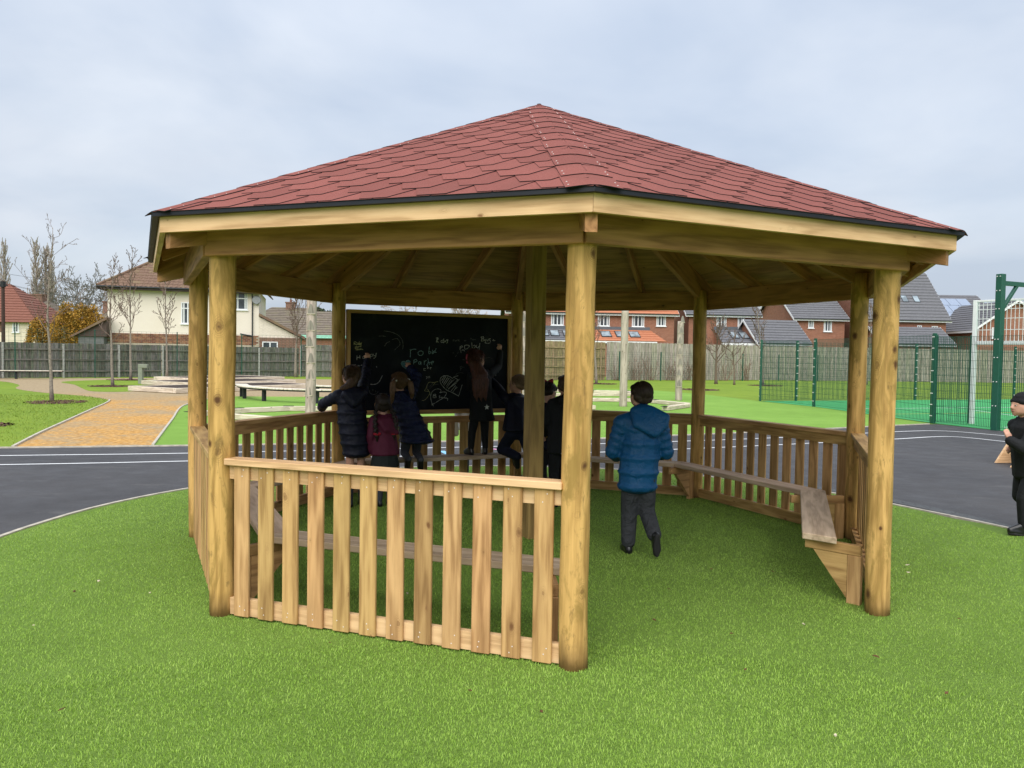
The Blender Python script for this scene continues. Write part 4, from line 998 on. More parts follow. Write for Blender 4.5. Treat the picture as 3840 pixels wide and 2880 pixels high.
mb = MB(); mb.prism([(-.05,.55,0),(.7,.55,0),(.7,.55,.55),(.22,.55,.44)], (0,.05,0)); mb.build('side_panel', M_PALE, o)
mb = MB(); mb.prism([(.14,.05,.425),(.6,.05,.555),(.6,.05,.58),(.14,.05,.445)], (0,.5,0)); mb.build('deck', M_PALE, o)

# ------------------------------------------------------------------ houses
def window(o, x0, x1, z0, z1, y, mull=(.5,), trans=None, sill=True, curtain=True, fw=.07):
    mb = MB(); 
    mb.box(x0,x1,y-.05,y+.03,z0,z0+fw); mb.box(x0,x1,y-.05,y+.03,z1-fw,z1); mb.box(x0,x0+fw,y-.05,y+.03,z0+fw,z1-fw); mb.box(x1-fw,x1,y-.05,y+.03,z0+fw,z1-fw)
    for m in mull: xm = x0+(x1-x0)*m; mb.box(xm-fw*.6,xm+fw*.6,y-.047,y+.03,z0+fw,z1-fw)
    if trans: zt = z0+(z1-z0)*trans; mb.box(x0+fw,x1-fw,y-.049,y+.03,zt-fw*.5,zt+fw*.5)
    w = mb.build('window', M_UPVC, o)
    mb = MB(); mb.box(x0+fw*.5,x1-fw*.5,y-.012,y+.012,z0+fw*.5,z1-fw*.5); mb.build('pane', M_GLASS, w)
    if curtain:
        mb = MB()
        for a, b_ in ((.12,.26),(.74,.88)): mb.box(x0+(x1-x0)*a,x0+(x1-x0)*b_,y-.016,y-.0125,z0+fw,z1-fw)
        mb.build('curtain', M_CURT, w)
    if sill: mb = MB(); mb.box(x0-.06,x1+.06,y-.11,y+.02,z0-.07,z0-.003); mb.build('sill', M_UPVC, w)
def courses(parent, el, er, tr, tl, n, mat, name='tile_course', th=.055, wav=None, lift=.02):
    """stepped tile courses on a roof plane given by its four corners"""
    el, er, tr, tl = [Vector(p) for p in (el,er,tr,tl)]; nor = (er-el).cross(tl-el)
    if nor.length < 1e-6: nor = (er-el).cross(tr-el)
    nor.normalize()
    if nor.z < 0: nor = -nor
    for i in range(n):
        a = i/n; b_ = min(1.0,(i+1.25)/n)
        p0, p1 = el.lerp(tl,a), er.lerp(tr,a); q0, q1 = el.lerp(tl,b_), er.lerp(tr,b_); mb = MB()
        T = [p0+nor*(lift+th), p1+nor*(lift+th), q1+nor*(lift+.002), q0+nor*(lift+.002)]; B = [p0+nor*lift, p1+nor*lift, q1+nor*(lift-.012), q0+nor*(lift-.012)]
        if (q1-q0).length < .02: T[2] = T[3]; B[2] = B[3]
        mb.add(T+B, [(0,1,2,3),(4,5,1,0),(5,6,2,1),(7,4,0,3)]); mb.build(name, mat, parent)
def gable_house(label, x, y, rz, Wd, D, he, hr, wallm, roofm, wins=(), n=14, over=.35, name='brick_house', group=None, ridge='x', verge=True, rooflights=(), wall_lo=0, fasc=True, hip=False):
    o = thing(name, label, 'house', (x,y,0), rz, group); mb = MB()
    if ridge == 'x':
        mb.add([(0,0,0),(Wd,0,0),(Wd,D,0),(0,D,0),(0,0,he),(Wd,0,he),(Wd,D,he),(0,D,he)]+([] if hip else [(0,D/2,hr),(Wd,D/2,hr)]),
           [(0,1,5,4),(2,3,7,6)]+([(0,4,7,3),(1,2,6,5)] if hip else [(0,4,8,7,3),(1,2,6,9,5)]))
    else:
        mb.add([(0,0,0),(Wd,0,0),(Wd,D,0),(0,D,0),(0,0,he),(Wd,0,he),(Wd,D,he),(0,D,he),(Wd/2,0,hr),(Wd/2,D,hr)], [(0,1,5,8,4),(2,3,7,9,6),(0,4,7,3),(1,2,6,5)])
    mb.build('wall', wallm, o)
    sl = (hr-he)/((D if ridge == 'x' else Wd)/2); lo = he-over*sl; mb = MB()
    if ridge == 'x':
        hx = D/2 if hip else -over
        F = [(-over,-over,lo),(Wd+over,-over,lo),(Wd-hx,D/2,hr),(hx,D/2,hr)]; Bk = [(Wd+over,D+over,lo),(-over,D+over,lo),(hx,D/2,hr),(Wd-hx,D/2,hr)]
        planes = [F,Bk]
        if hip: planes += [[(-over,D+over,lo),(-over,-over,lo),(hx,D/2,hr),(hx,D/2,hr)],[(Wd+over,-over,lo),(Wd+over,D+over,lo),(Wd-hx,D/2,hr),(Wd-hx,D/2,hr)]]
    else:
        planes = [[(-over,D+over,lo),(-over,-over,lo),(Wd/2,-over,hr),(Wd/2,D+over,hr)],[(Wd+over,-over,lo),(Wd+over,D+over,lo),(Wd/2,D+over,hr),(Wd/2,-over,hr)]]
    for P in planes: mb.add([Vector(p)+Vector((0,0,.02)) for p in P], [(0,1,2,3)] if Vector(P[2]) != Vector(P[3]) else [(0,1,2)])
    R = mb.build('roof', M_GREYPL, o)
    for i, P in enumerate(planes):
        if i == 1 and ridge == 'x': continue          # the far slope is never seen
        courses(R, P[0], P[1], P[2], P[3], n, roofm, lift=.035)
    if fasc:
        mb = MB()
        if ridge == 'x':
            mb.box(-over,Wd+over,-over-.03,-over,lo-.16,lo+.03)
            if not hip:
                for xx in (-over-.03, Wd+over): mb.prism([(xx,-over,lo-.16),(xx,-over,lo+.05),(xx,D/2,hr+.05),(xx,D+over,lo+.05),(xx,D+over,lo-.16),(xx,D/2,hr-.18)], (.03,0,0))
        else:
            mb.prism([(-over,-over-.03,lo-.16),(-over,-over-.03,lo+.05),(Wd/2,-over-.03,hr+.05),(Wd+over,-over-.03,lo+.05),(Wd+over,-over-.03,lo-.16),(Wd/2,-over-.03,hr-.18)], (0,.03,0))
            for xx in (-over-.03, Wd+over): mb.box(xx,xx+.03,-over+.001,D+over,lo-.16,lo+.03)
        mb.build('bargeboard', M_UPVC, o)
        if ridge == 'x': mb = MB(); mb.box(-over,Wd+over,-over-.14,-over-.032,lo-.03,lo+.05); mb.build('gutter', M_GREYPL, o)
    for w in wins: window(o, *w[:4], -.0, **(w[4] if len(w) > 4 else {}))
    for (u, f0, f1, wd) in rooflights:
        sp = lambda f: Vector((0, -over+f*(D/2+over), lo+f*(hr-lo)))
        nn = Vector((0,-sl,1)).normalized()*.09; a, b_ = sp(f0), sp(f1); ux = Vector((u,0,0)); wx = Vector((wd,0,0)); mb = MB()
        mb.prism([a+ux,a+ux+wx,b_+ux+wx,b_+ux], nn); rl = mb.build('rooflight', M_GREYPL, o)
        fr = (b_-a)*.08; mb = MB(); mb.prism([a+ux+fr+wx*.08+nn*1.02,a+ux+fr+wx*.92+nn*1.02,b_+ux-fr+wx*.92+nn*1.02,b_+ux-fr+wx*.08+nn*1.02], nn*.06); mb.build('pane', M_GLASSB, rl)
    return o, R
def lean_to(o, x0, x1, y0, zt, zb, dep, mat, lights, n=5, name='lean_to_roof', hipR=0):
    """mono-pitch extension in front of a house wall (local coordinates)"""
    mb = MB(); mb.add([(x0,y0-dep,0),(x1,y0-dep,0),(x1,y0,0),(x0,y0,0),(x0,y0-dep,zb-.1),(x1,y0-dep,zb-.1),(x1,y0-.01,zt-.1),(x0,y0-.01,zt-.1)], [(0,1,5,4),(0,4,7,3),(1,2,6,5),(4,5,6,7)]); mb.build('extension_wall', M_BRICK, o)
    mb = MB(); mb.box(x0-.1,x1+.1,y0-.12,y0-.02,zt-.05,zt+.26); mb.build('lead_flashing', plain('lead', (.10,.11,.125), .6), o)
    mb = MB(); mb.prism([(x0-.15,y0-dep-.25,zb-.25),(x1+.15,y0-dep-.25,zb-.25),(x1+.15,y0-dep-.25,zb-.07),(x0-.15,y0-dep-.25,zb-.07)], (0,.03,0)); mb.build('bargeboard', M_UPVC, o)
    A = [(x0-.15,y0-dep-.25,zb-.06),(x1+.15+hipR,y0-dep-.25,zb-.06),(x1+.1,y0-.03,zt),(x0-.1,y0-.03,zt)]
    mb = MB(); mb.face(A); R = mb.build(name, M_GREYPL, o); courses(R, *A, n, mat, lift=.01)
    s = Vector((0,dep+.22,zt-zb+.06)); nn = Vector((0,-s.z,s.y)).normalized()*.09
    for (u, wd) in lights:
        a = Vector((u,y0-dep-.25,zb-.06))+s*.28+Vector((0,0,.02)); b_ = a+s*.5; mb = MB(); wx = Vector((wd,0,0)); mb.prism([a,a+wx,b_+wx,b_], nn); rl = mb.build('rooflight', M_GREYPL, o)
        fr = s*.04; mb = MB(); mb.prism([a+fr+wx*.07+nn*1.02,a+fr+wx*.93+nn*1.02,b_-fr+wx*.93+nn*1.02,b_-fr+wx*.07+nn*1.02], nn*.06); mb.build('pane', M_GLASSB, rl)
# red brick row on the right
G_ = 'red brick houses beyond the fence'
o, R = gable_house('red brick house with grey and orange rear extension roofs and rooflights', 2.5, 62, radians(1), 14.7, 8, 5.72, 8.2, M_BRICK, M_TORA, [(3.7,4.8,4.4,5.5),(7.85,8.9,4.4,5.5),(10.9,12.0,4.4,5.5),(13.1,13.95,4.5,5.5)], n=12, group=G_)
lean_to(o, 1.0, 6.2, 0, 4.1, 3.1, 2.4, M_TGREY, [(2.6,.75),(3.5,.75),(4.6,.75)]); lean_to(o, 6.6, 12.4, 0, 4.1, 3.1, 2.4, M_TORA, [(7.9,.9),(9.2,.9),(10.4,.9)], hipR=.8)
o, R = gable_house('red brick house with grey roof just right of the right rear post', 19.0, 64, radians(-1), 6.3, 8, 5.85, 8.4, M_BRICK, M_TGREY, [(2.55,3.45,4.5,5.6),(4.5,5.15,4.5,5.55)], n=13, group=G_)
lean_to(o, 2.4, 6.6, 0, 4.35, 3.15, 2.6, M_TGREY, [(3.4,.7),(4.3,.7),(5.2,.7)])
gable_house('red brick house with big plain side gable and white verge', 30.6, 68, radians(1), 4.9, 10, 5.9, 9.3, M_BRICK, M_TGREY, [(1.25,1.8,4.8,5.6),(2.8,3.6,4.5,5.6)], n=15, group=G_)
gable_house('red brick house with one window partly hidden by the right side posts', 36.4, 72, 0, 6.5, 10, 6.6, 9.6, M_BRICK, M_TGREY, [(.7,1.6,4.5,5.75)], n=14, group=G_)
gable_house('low grey roofed brick outbuilding with white bargeboard behind the silvery fence', 24.3, 60.5, radians(8), 4.6, 5.0, 3.3, 5.25, M_BRICK, M_TGREY, n=9, over=.3, name='outbuilding', group='low brick outbuildings')
gable_house('tall red brick house with steep grey roof and two rooflights', 36.9, 66, radians(-1), 7.4, 9, 5.95, 10.6, M_BRICK, M_TGREY, [(4.6,5.05,4.5,5.15),(6.0,6.6,4.35,5.1)], n=16, group=G_, rooflights=[(3.9,.36,.5,.6),(5.05,.36,.5,.6)])
gable_house('low grey roofed brick outbuilding right of the shelter', 35.9, 61.4, radians(-3), 6.0, 5.0, 3.4, 4.85, M_BRICK, M_TGREY, n=7, over=.3, name='outbuilding', group='low brick outbuildings')
o, R = gable_house('red brick house with pale solar panels on its roof', 46.6, 72, radians(-3), 7.0, 10, 5.75, 9.0, M_BRICK, M_TGREY, [(3.2,4.0,4.3,5.3)], n=14, group=G_)
sl_ = (9.0-5.75)/5; nn = Vector((0,-sl_,1)).normalized()
for r_ in range(3):
    for c_ in range(4):
        a = Vector((.7+c_*1.15+(.35 if r_ == 2 else 0), .35+r_*1.25, 5.75+(.35+r_*1.25)*sl_))+nn*.16; s = Vector((0,1.2,1.2*sl_)); mb = MB(); mb.prism([a,a+Vector((1.1,0,0)),a+Vector((1.1,0,0))+s,a+s], nn*.05); mb.build('solar_panel', M_SOLAR, o)
gable_house('red brick gable-fronted house with white bargeboards behind the white goal', 46.2, 64.5, radians(-4), 7.6, 9, 4.9, 7.6, M_BRICK, M_TGREY, [(1.6,2.4,4.0,5.0)], n=12, group=G_, ridge='y')
gable_house('red brick house with small front gable at the right edge', 52.5, 63, radians(-4), 9, 9, 4.8, 7.6, M_BRICK, M_TGREY, n=12, group=G_)

# cream rendered house: bricks of its plinth and roof tiles piece by piece
CH = thing('rendered_house', 'cream rendered house with brown hipped tile roof and brick plinth', 'house', (-26.45,50.0,0), radians(11.5))
WC, DC, HE, HR = 10.2, 9.0, 6.15, 9.3
mb = MB(); mb.box(0,WC,0,DC,0,HE); mb.build('wall', M_REND, CH)
mb = MB(); mb.box(-.03,WC+.03,-.035,.3,0,2.84); PL = mb.build('plinth', M_MORT, CH)
for j in range(6):
    for i in range(38):
        x = i*.275+(0.1375 if j % 2 else 0)
        if x+.262 > WC+.03: continue
        mb_key = ('brk',(i*7+j*3+(i*j)%5) % 3)
        if mb_key not in _pc: b3 = MB(); b3.box(0,.262,-.015,.01,0,.103); _pc[mb_key] = b3.mesh('brick', M_BRK[mb_key[1]])
        ob('brick', _pc[mb_key], PL, loc=(x,-.035,2.84-(j+1)*.115))
window(CH, 4.85,5.75,3.6,5.15,0,mull=(.5,),trans=.72); window(CH, 8.55,9.4,4.72,6.05,0,mull=(),trans=.62)
ov = .55; lo = HE-.05; mb = MB(); hx = DC/2
F = [(-ov,-ov,lo),(WC+ov,-ov,lo),(WC-hx+1.2,DC/2,HR),(hx-.6,DC/2,HR)]; Lf = [(-ov,DC+ov,lo),(-ov,-ov,lo),(hx-.6,DC/2,HR),(hx-.6,DC/2,HR)]; Rt = [(WC+ov,-ov,lo),(WC+ov,DC+ov,lo),(WC-hx+1.2,DC/2,HR),(WC-hx+1.2,DC/2,HR)]
mb.face(F); mb.face(Lf[:3]); mb.face(Rt[:3]); RC = mb.build('roof', M_TBROWN, CH)
courses(RC, *Lf, 13, M_TBROWN, lift=.02); courses(RC, *Rt, 13, M_TBROWN, lift=.02)
el, er, tr, tl = [Vector(p) for p in F]; sv = tl-el; NR = 14; nor = (er-el).cross(tl-el).normalized(); tw = .33; cnt = 0
tile = MB(); sl3 = ((Vector((0,DC/2+ov,HR-lo)))/NR); rl = sl3.length
prof = [(0,0),(.08,.028),(.16,.034),(.22,.012),(.29,.0),(.33,.004)]
tile.add([(x,0,z+.05) for x, z in prof]+[(x,rl*1.2,z+.022) for x, z in prof]+[(x,0,z+.012) for x, z in prof], [(i,i+1,6+i+1,6+i) for i in range(5)]+[(12+i,12+i+1,i+1,i) for i in range(5)])
tme = tile.mesh('roof_tile', M_TBROWN); up = sl3.normalized(); ux = Vector((1,0,0)); nz = ux.cross(up)
TM = Matrix(((ux.x,up.x,nz.x,0),(ux.y,up.y,nz.y,0),(ux.z,up.z,nz.z,0),(0,0,0,1)))
stuffT = MB()
for j in range(NR):
    f = j/NR; xl = el.x+(tl.x-el.x)*(f+.5/NR); xr = er.x+(tr.x-er.x)*(f+.5/NR); y = el.y+(tl.y-el.y)*f; z = el.z+(tl.z-el.z)*f
    x = -ov+.05
    while x < xr-.2:
        if x > xl-.12:
            if x < 7.4 and cnt < 298: M2 = TM.copy(); M2.translation = (x,y,z); ob('roof_tile', tme, RC, M2); cnt += 1
            else: stuffT.add([TM.to_3x3()@Vector(v)+Vector((x,y,z)) for v in tile.v], tile.f)
        x += tw
tag(stuffT.build('roof_tiles', M_TBROWN, RC), kind='stuff')
mb = MB(); mb.tube([el+nor*.06, tl+nor*.08], .11, 8); mb.build('hip_ridge', M_TBROWN, RC)
mb = MB(); mb.box(-ov,WC+ov,-ov-.05,-ov,lo-.2,lo+.01); mb.box(-ov-.05,-ov,-ov-.05,DC+ov,lo-.2,lo+.01); mb.build('fascia', plain('dark_fascia', (.05,.035,.03), .6), CH)
mb = MB(); mb.box(-ov+.001,WC+ov,-ov+.001,0,lo-.2,lo-.17); mb.box(-ov+.001,0,-ov+.002,DC,lo-.2,lo-.171); mb.build('soffit', plain('soffit', (.07,.05,.045), .7), CH)
mb = MB(); mb.tube([(-ov,-ov-.11,lo-.03),(WC+ov,-ov-.11,lo-.03)], .065, 8); mb.tube([(9.75,-ov-.1,lo-.08),(9.75,-.1,lo-.55),(9.75,-.1,2.0)], .05, 8); mb.tube([(8.9,-.1,2.95),(9.75,-.1,2.8)], .05, 8); mb.build('gutter', M_GREYPL, CH)
mb = MB(); mb.tube([(10.05,-.25,5.45),(10.05,-.32,5.45)], [.32,.28], 14); mb.tube([(10.05,-.25,5.45),(10.15,0,5.3)], .02, 6); mb.build('satellite_dish', plain('dish_grey', (.25,.26,.27), .5), CH)
# lean-to on the right with white painted brick and its window
mb = MB(); mb.prism([(WC,0,0),(WC+2.95,0,0),(WC+2.95,0,2.75),(WC,0,4.25)], (0,5,0)); mb.build('side_extension', M_WBRICK, CH)
mb = MB(); mb.box(WC+.031,WC+2.98,-.03,.2,0,2.72); mb.build('extension_plinth', M_BRICKD, CH)
mb = MB(); mb.prism([(WC+.04,-.25,4.30),(WC+3.3,-.25,2.62),(WC+3.3,-.25,2.82),(WC+.04,-.25,4.50)], (0,5.5,0)); mb.build('side_roof', M_TBROWN, CH)
window(CH, WC+.25,WC+1.35,1.7,2.42,-.03,mull=(.5,),curtain=False)
# porch gable on the left
mb = MB(); mb.prism([(-1.9,-1.2,2.55),(.2,-1.2,2.55),(.2,-1.2,3.72)], (0,2,0)); mb.build('porch_gable', plain('brown_cladding', (.075,.05,.042), .7), CH)
mb = MB(); mb.prism([(-2.1,-1.4,2.52),(-1.9,-1.4,2.50),(.25,-1.4,3.72),(.25,-1.4,3.9)], (0,2.4,0)); mb.build('porch_roof', M_TBROWN, CH)
mb = MB(); mb.box(-1.6,.0,-1.1,.6,0,2.55); mb.build('porch_wall', plain('porch_grey', (.14,.14,.14), .8), CH)
# neighbours on the left
o, R = gable_house('cream house with red tiled roof at the far left edge', -48.5, 62, radians(3), 10.3, 8, 4.1, 7.4, M_CREAM, M_TRED, [(8.45,9.0,3.0,3.9),(9.7,10.1,3.0,3.9),(3,4,3,3.9)], n=15, name='rendered_house', fasc=False, hip=True, group='older houses beyond the left fence')
mb = MB(); mb.box(7.35,7.85,-.02,.02,3.0,4.0); mb.build('brick_panel', M_BRICKD, o)
o, R = gable_house('older house with mossy grey-brown roof and square chimney behind the red roof', -52, 76, radians(-6), 9.5, 8, 4.4, 6.7, M_CREAM, M_TGB, n=15, name='rendered_house', fasc=False, hip=True, group='older houses beyond the left fence')
def chimney(o, x, y, z0, z1, w, d, pots=1):
    mb = MB(); mb.box(x,x+w,y,y+d,z0,z1-.12); mb.box(x-.06,x+w+.06,y-.06,y+d+.06,z1-.12,z1); c = mb.build('chimney', M_BRICKD, o)
    for i in range(pots):
        mb = MB(); px_ = x+w*(i+.5)/pots; mb.tube([(px_,y+d/2,z1),(px_,y+d/2,z1+.3)], [.13,.11], 10); mb.build('chimney_pot', M_TRED, c)
chimney(o, 4.1, 3.4, 5.8, 7.4, 1.3, .9, 0)
o, R = gable_house('house with brown roof and wide chimney behind the amber conifers', -39.6, 70, radians(-4), 6.5, 8, 3.6, 6.0, M_BRICKD, M_TGB, n=14, name='brick_house', fasc=False, hip=True, group='older houses beyond the left fence')
chimney(o, 1.9, 3.4, 5.2, 6.45, 1.0, .8, 0)
o, R = gable_house('bungalow with brown hipped roof and red-potted chimney right of the cream house', -25.5, 74, radians(4), 11, 7.5, 3.6, 6.4, M_BRICK, M_TGB, n=16, name='bungalow', fasc=False, hip=True, group='older houses beyond the left fence')
chimney(o, 5.2, 3.3, 5.5, 7.0, .95, .8, 1)
o, R = gable_house('low house with dark grey tiled roof and pale green fascia left of the blackboard', -17.9, 72, radians(2), 9.5, 7, 3.4, 5.9, M_BRICK, M_TGB, n=11, name='bungalow', fasc=False, group='older houses beyond the left fence')
mb = MB(); mb.box(-.4,9.9,-.42,-.36,3.1,3.4); mb.build('green_fascia', plain('mint_fascia', (.30,.62,.50), .6), o)
# telegraph pole with its wires
o = thing('telegraph_pole', 'dark wooden telegraph pole with wires at the far left', 'pole', (-38.25,58,0))
mb = MB(); mb.tube([(0,0,-.1),(0,0,7.0)], [.15,.12], 10); mb.build('pole', plain('creosote', (.06,.035,.03), .85), o)
mb = MB(); mb.box(-.35,.35,-.06,.06,6.6,6.72); mb.tube([(0,0,6.5),(0,0,6.95)], .2, 10); mb.build('pole_top', M_BLACKM, o)
def wire(mb, a, b_, sag=.4, r=.012):
    a, b_ = Vector(a), Vector(b_); mb.tube([a.lerp(b_,i/10)-Vector((0,0,sag*4*(i/10)*(1-i/10))) for i in range(11)], r, 4)
mb = MB(); wire(mb,(0,0,6.9),(-9,-6,8.2)); wire(mb,(0,0,6.85),(11,6,5.6)); wire(mb,(0,0,6.8),(8.5,8,5.9)); wire(mb,(-9,-6,9.2),(12,4,6.4)); mb.build('wire', M_BLACKM, o)
# ------------------------------------------------------------------ trees
def grow(mb, p, d, L, r, lev, rr, prm, n=None):
    """one bending branch with its side branches"""
    N = prm.get('seg',6); pts = [p.copy()]; dd = d.copy(); P = p.copy()
    for i in range(N):
        dd = (dd+Vector((rr.gauss(0,1),rr.gauss(0,1),rr.gauss(0,1)))*prm['wob']+Vector((0,0,prm['up'][min(lev,len(prm['up'])-1)]))).normalized()
        P = P+dd*(L/N); pts.append(P.copy())
    rad = [max(prm['rmin'], r*(1-i/N)**.9+r*.08) for i in range(N+1)]
    mb.tube(pts, rad, n or (7 if lev == 0 else 4 if lev == 1 else 3), cap=False)
    if lev >= prm['lev']: return
    k = prm['n'][min(lev,len(prm['n'])-1)]; f0 = prm['start'][min(lev,len(prm['start'])-1)]
    for j in range(k):
        f = f0+(1-f0)*((j+rr.random())/k)*.97; i = min(N-1,int(f*N)); q = pts[i].lerp(pts[i+1], f*N-i); ax = (pts[i+1]-pts[i]).normalized()
        az = rr.uniform(0,2*pi); ang = radians(rr.uniform(*prm['ang'][min(lev,len(prm['ang'])-1)]))
        s = ax.cross(Vector((cos(az),sin(az),.1)))
        if s.length < .05: s = ax.cross(Vector((1,0,0)))
        s.normalize(); nd_ = (ax*cos(ang)+s*sin(ang)).normalized()
        ln = L*prm['len'][min(lev,len(prm['len'])-1)]*(1-prm['tap']*(f-f0)/(1-f0+1e-6))*rr.uniform(.6,1.15)
        grow(mb, q, nd_, ln, max(prm['rmin'],rad[i]*prm['rr']), lev+1, rr, prm)
def bare_tree(name, label, x, y, h, r, prm, barkm, twigm, seed, group=None, mulch=0, lean=(0,0,1)):
    o = thing(name, label, 'tree', (x,y,0), 0, group); rr = random.Random(seed)
    tk = MB(); br = MB()
    N = prm.get('tseg',10); pts = []; P = Vector((0,0,-.05)); dd = Vector(lean).normalized()
    pts.append(P.copy())
    for i in range(N):
        dd = (dd+Vector((rr.gauss(0,1),rr.gauss(0,1),0))*prm['twob']+Vector((0,0,.12))).normalized(); P = P+dd*(h/N); pts.append(P.copy())
    rad = [max(prm['rmin'], r*(1-.9*(i/N)**prm.get('tp',.8))) for i in range(N+1)]; rad[0] *= 1.25
    tk.tube(pts, rad, 9); tk.build('trunk', barkm, o, smooth=True)
    k = prm['n'][0]; f0 = prm['start'][0]
    for j in range(k):
        f = f0+(1-f0)*((j+rr.random())/k)*.99; i = min(N-1,int(f*N)); q = pts[i].lerp(pts[i+1], f*N-i); ax = (pts[i+1]-pts[i]).normalized()
        az = j*2.4+rr.uniform(-.5,.5); ang = radians(rr.uniform(*prm['ang'][0])); s = Vector((cos(az),sin(az),0)); s = (s-ax*s.dot(ax)).normalized()
        ln = h*prm['len'][0]*(1-prm['tap']*(f-f0)/(1-f0))*rr.uniform(.65,1.15)
        grow(br, q, (ax*cos(ang)+s*sin(ang)).normalized(), ln, max(prm['rmin'],rad[i]*prm['rr']), 1, rr, prm)
    br.build('crown', twigm, o)
    return o
def mulch_ring(label, x, y, r):
    mb = MB(); rr = random.Random(int(x*7+y)); n = 26
    mb.face([(r*cos(2*pi*i/n)*rr.uniform(.85,1.05), r*sin(2*pi*i/n)*rr.uniform(.85,1.05), .004) for i in range(n)])
    for i in range(int(420*r)):
        a = rr.uniform(0,2*pi); q = r*sqrt(rr.random())*1.03; c = Vector((q*cos(a),q*sin(a),rr.uniform(.008,.035))); s = rr.uniform(.02,.05); b_ = rr.uniform(0,pi); e = Vector((cos(b_),sin(b_),rr.uniform(-.35,.35))); f = Vector((-e.y,e.x,rr.uniform(-.4,.4)))*.5
        mb.face([c+e*s+f*s,c-e*s+f*s,c-e*s-f*s,c+e*s-f*s])
    tag(mb.build('bark_mulch', M_MULCH, loc=(x,y,-.012)), label, 'mulch', kind='stuff')
SAP = dict(seg=6, tseg=12, wob=.16, twob=.035, up=[.1,.10,.08], lev=3, n=[22,5,3], start=[.36,.2,.3], ang=[(45,75),(30,60),(30,60)], len=[.30,.42,.45], tap=.60, rr=.42, rmin=.0055)
SAPU = dict(SAP, ang=[(25,50),(25,45),(25,45)], up=[.1,.16,.1], len=[.27,.42,.4], n=[20,5,3])
bare_tree('sapling_tree', 'bare young tree with crooked side branches in the near left lawn', -13.81, 18.32, 5.5, .06, dict(SAP, n=[18,4,2], rmin=.006, twob=.05), M_BARKG, M_TWIG, 11, 'bare saplings in mulch rings')
mulch_ring('dark bark mulch ring under the nearest left sapling', -13.5, 18.0, .85)
mulch_ring('bark mulch patch at the left edge by the track', -10.9, 10.25, .42)
bare_tree('sapling_tree', 'slender bare sapling on the lawn island in front of the cream house', -16.96, 29.55, 5.6, .07, dict(SAPU, rmin=.010), M_BARKG, M_TWIG, 12, 'bare saplings in mulch rings'); mulch_ring('bark mulch ring on the lawn island', -16.96, 29.4, .95)
bare_tree('sapling_tree', 'tall thin bare sapling behind the lawn island, middle one of three', -19.5, 37.4, 7.0, .075, dict(SAPU, rmin=.012), M_BARKG, M_TWIG, 13, 'bare saplings in mulch rings'); mulch_ring('bark mulch ring behind the lawn island', -19.6, 37.2, 1.0)
bare_tree('sapling_tree', 'bare sapling rising behind the grey-green pedestal', -19.0, 41.2, 6.7, .075, dict(SAPU, rmin=.013), M_BARKG, M_TWIG, 14, 'bare saplings in mulch rings')
VASE = dict(SAP, n=[12,6,4], start=[.38,.15,.2], ang=[(18,38),(15,35),(20,40)], len=[.5,.45,.4], up=[.1,.14,.1], rr=.5, rmin=.013, tap=.5)
bare_tree('sapling_tree', 'vase-shaped bare tree against the fence beside the carved log', -12.5, 46.4, 5.6, .11, VASE, M_BARKG, M_TWIG, 15)
bare_tree('sapling_tree', 'slim bare sapling seen just right of the front post', 7.17, 42.05, 5.8, .08, dict(SAPU, rmin=.012), M_BARKG, M_TWIG, 16); mulch_ring('bark mulch ring below the slim sapling right of the front post', 7.5, 41.6, .9)
bare_tree('sapling_tree', 'low wide bare tree right of the right rear post', 15.64, 44.7, 4.0, .11, dict(VASE, n=[14,6,4], start=[.3,.2,.2], ang=[(30,65),(25,50),(25,50)]), M_BARK, M_TWIG, 17)
bare_tree('sapling_tree', 'small crooked bare tree beside the low wide one', 16.4, 43.3, 3.2, .07, dict(VASE, n=[10,5,3], ang=[(40,80),(25,50),(25,50)]), M_BARK, M_TWIG, 18); mulch_ring('bark mulch ring near the right rear post', 11.6, 34.5, 1.0)
bare_tree('sapling_tree', 'bare sapling standing behind the green pitch fence corner', 18.2, 43.0, 5.9, .08, dict(SAPU, rmin=.012), M_BARKG, M_TWIG, 19); mulch_ring('bark mulch ring seen through the green pitch fence', 18.2, 42.6, 1.1)
bare_tree('sapling_tree', 'thin bare sapling against the steep grey roof right of the shelter', 27.6, 48, 5.6, .07, dict(SAPU, rmin=.013), M_BARKG, M_TWIG, 20)
# far trees
POP = dict(seg=4, tseg=10, wob=.05, twob=.012, up=[.1,.22,.18,.12], lev=3, n=[64,10,5], start=[.10,.08,.1], ang=[(14,34),(12,28),(12,30)], len=[.29,.42,.5], tap=.70, rr=.4, rmin=.030)
G2_ = 'leafless poplars behind the left houses'
bare_tree('poplar_tree', 'pale leafless poplar at the far left behind the telegraph pole', -68.3, 110, 16.4, .34, POP, M_BARKG, M_TWIGP, 21, G2_)
bare_tree('poplar_tree', 'short pale leafless poplar left of the telegraph pole', -69.9, 111, 13.2, .28, POP, M_BARKG, M_TWIGP, 25, G2_)
bare_tree('poplar_tree', 'tallest pale leafless poplar behind the chimney', -64.0, 110, 16.4, .34, POP, M_BARKG, M_TWIGP, 22, G2_)
bare_tree('poplar_tree', 'middle pale leafless poplar of the group behind the chimney', -63.0, 111, 15.9, .32, POP, M_BARKG, M_TWIGP, 23, G2_)
bare_tree('poplar_tree', 'right pale leafless poplar of the group behind the chimney', -62.2, 110.5, 15.9, .32, POP, M_BARKG, M_TWIGP, 24, G2_)
RND = dict(seg=4, tseg=8, wob=.12, twob=.04, up=[.1,.06,.05,.03], lev=4, n=[26,8,5,3], start=[.25,.2,.2,.2], ang=[(30,75),(25,50),(25,50),(25,50)], len=[.66,.5,.45,.42], tap=.45, rr=.5, rmin=.026, tp=.6)
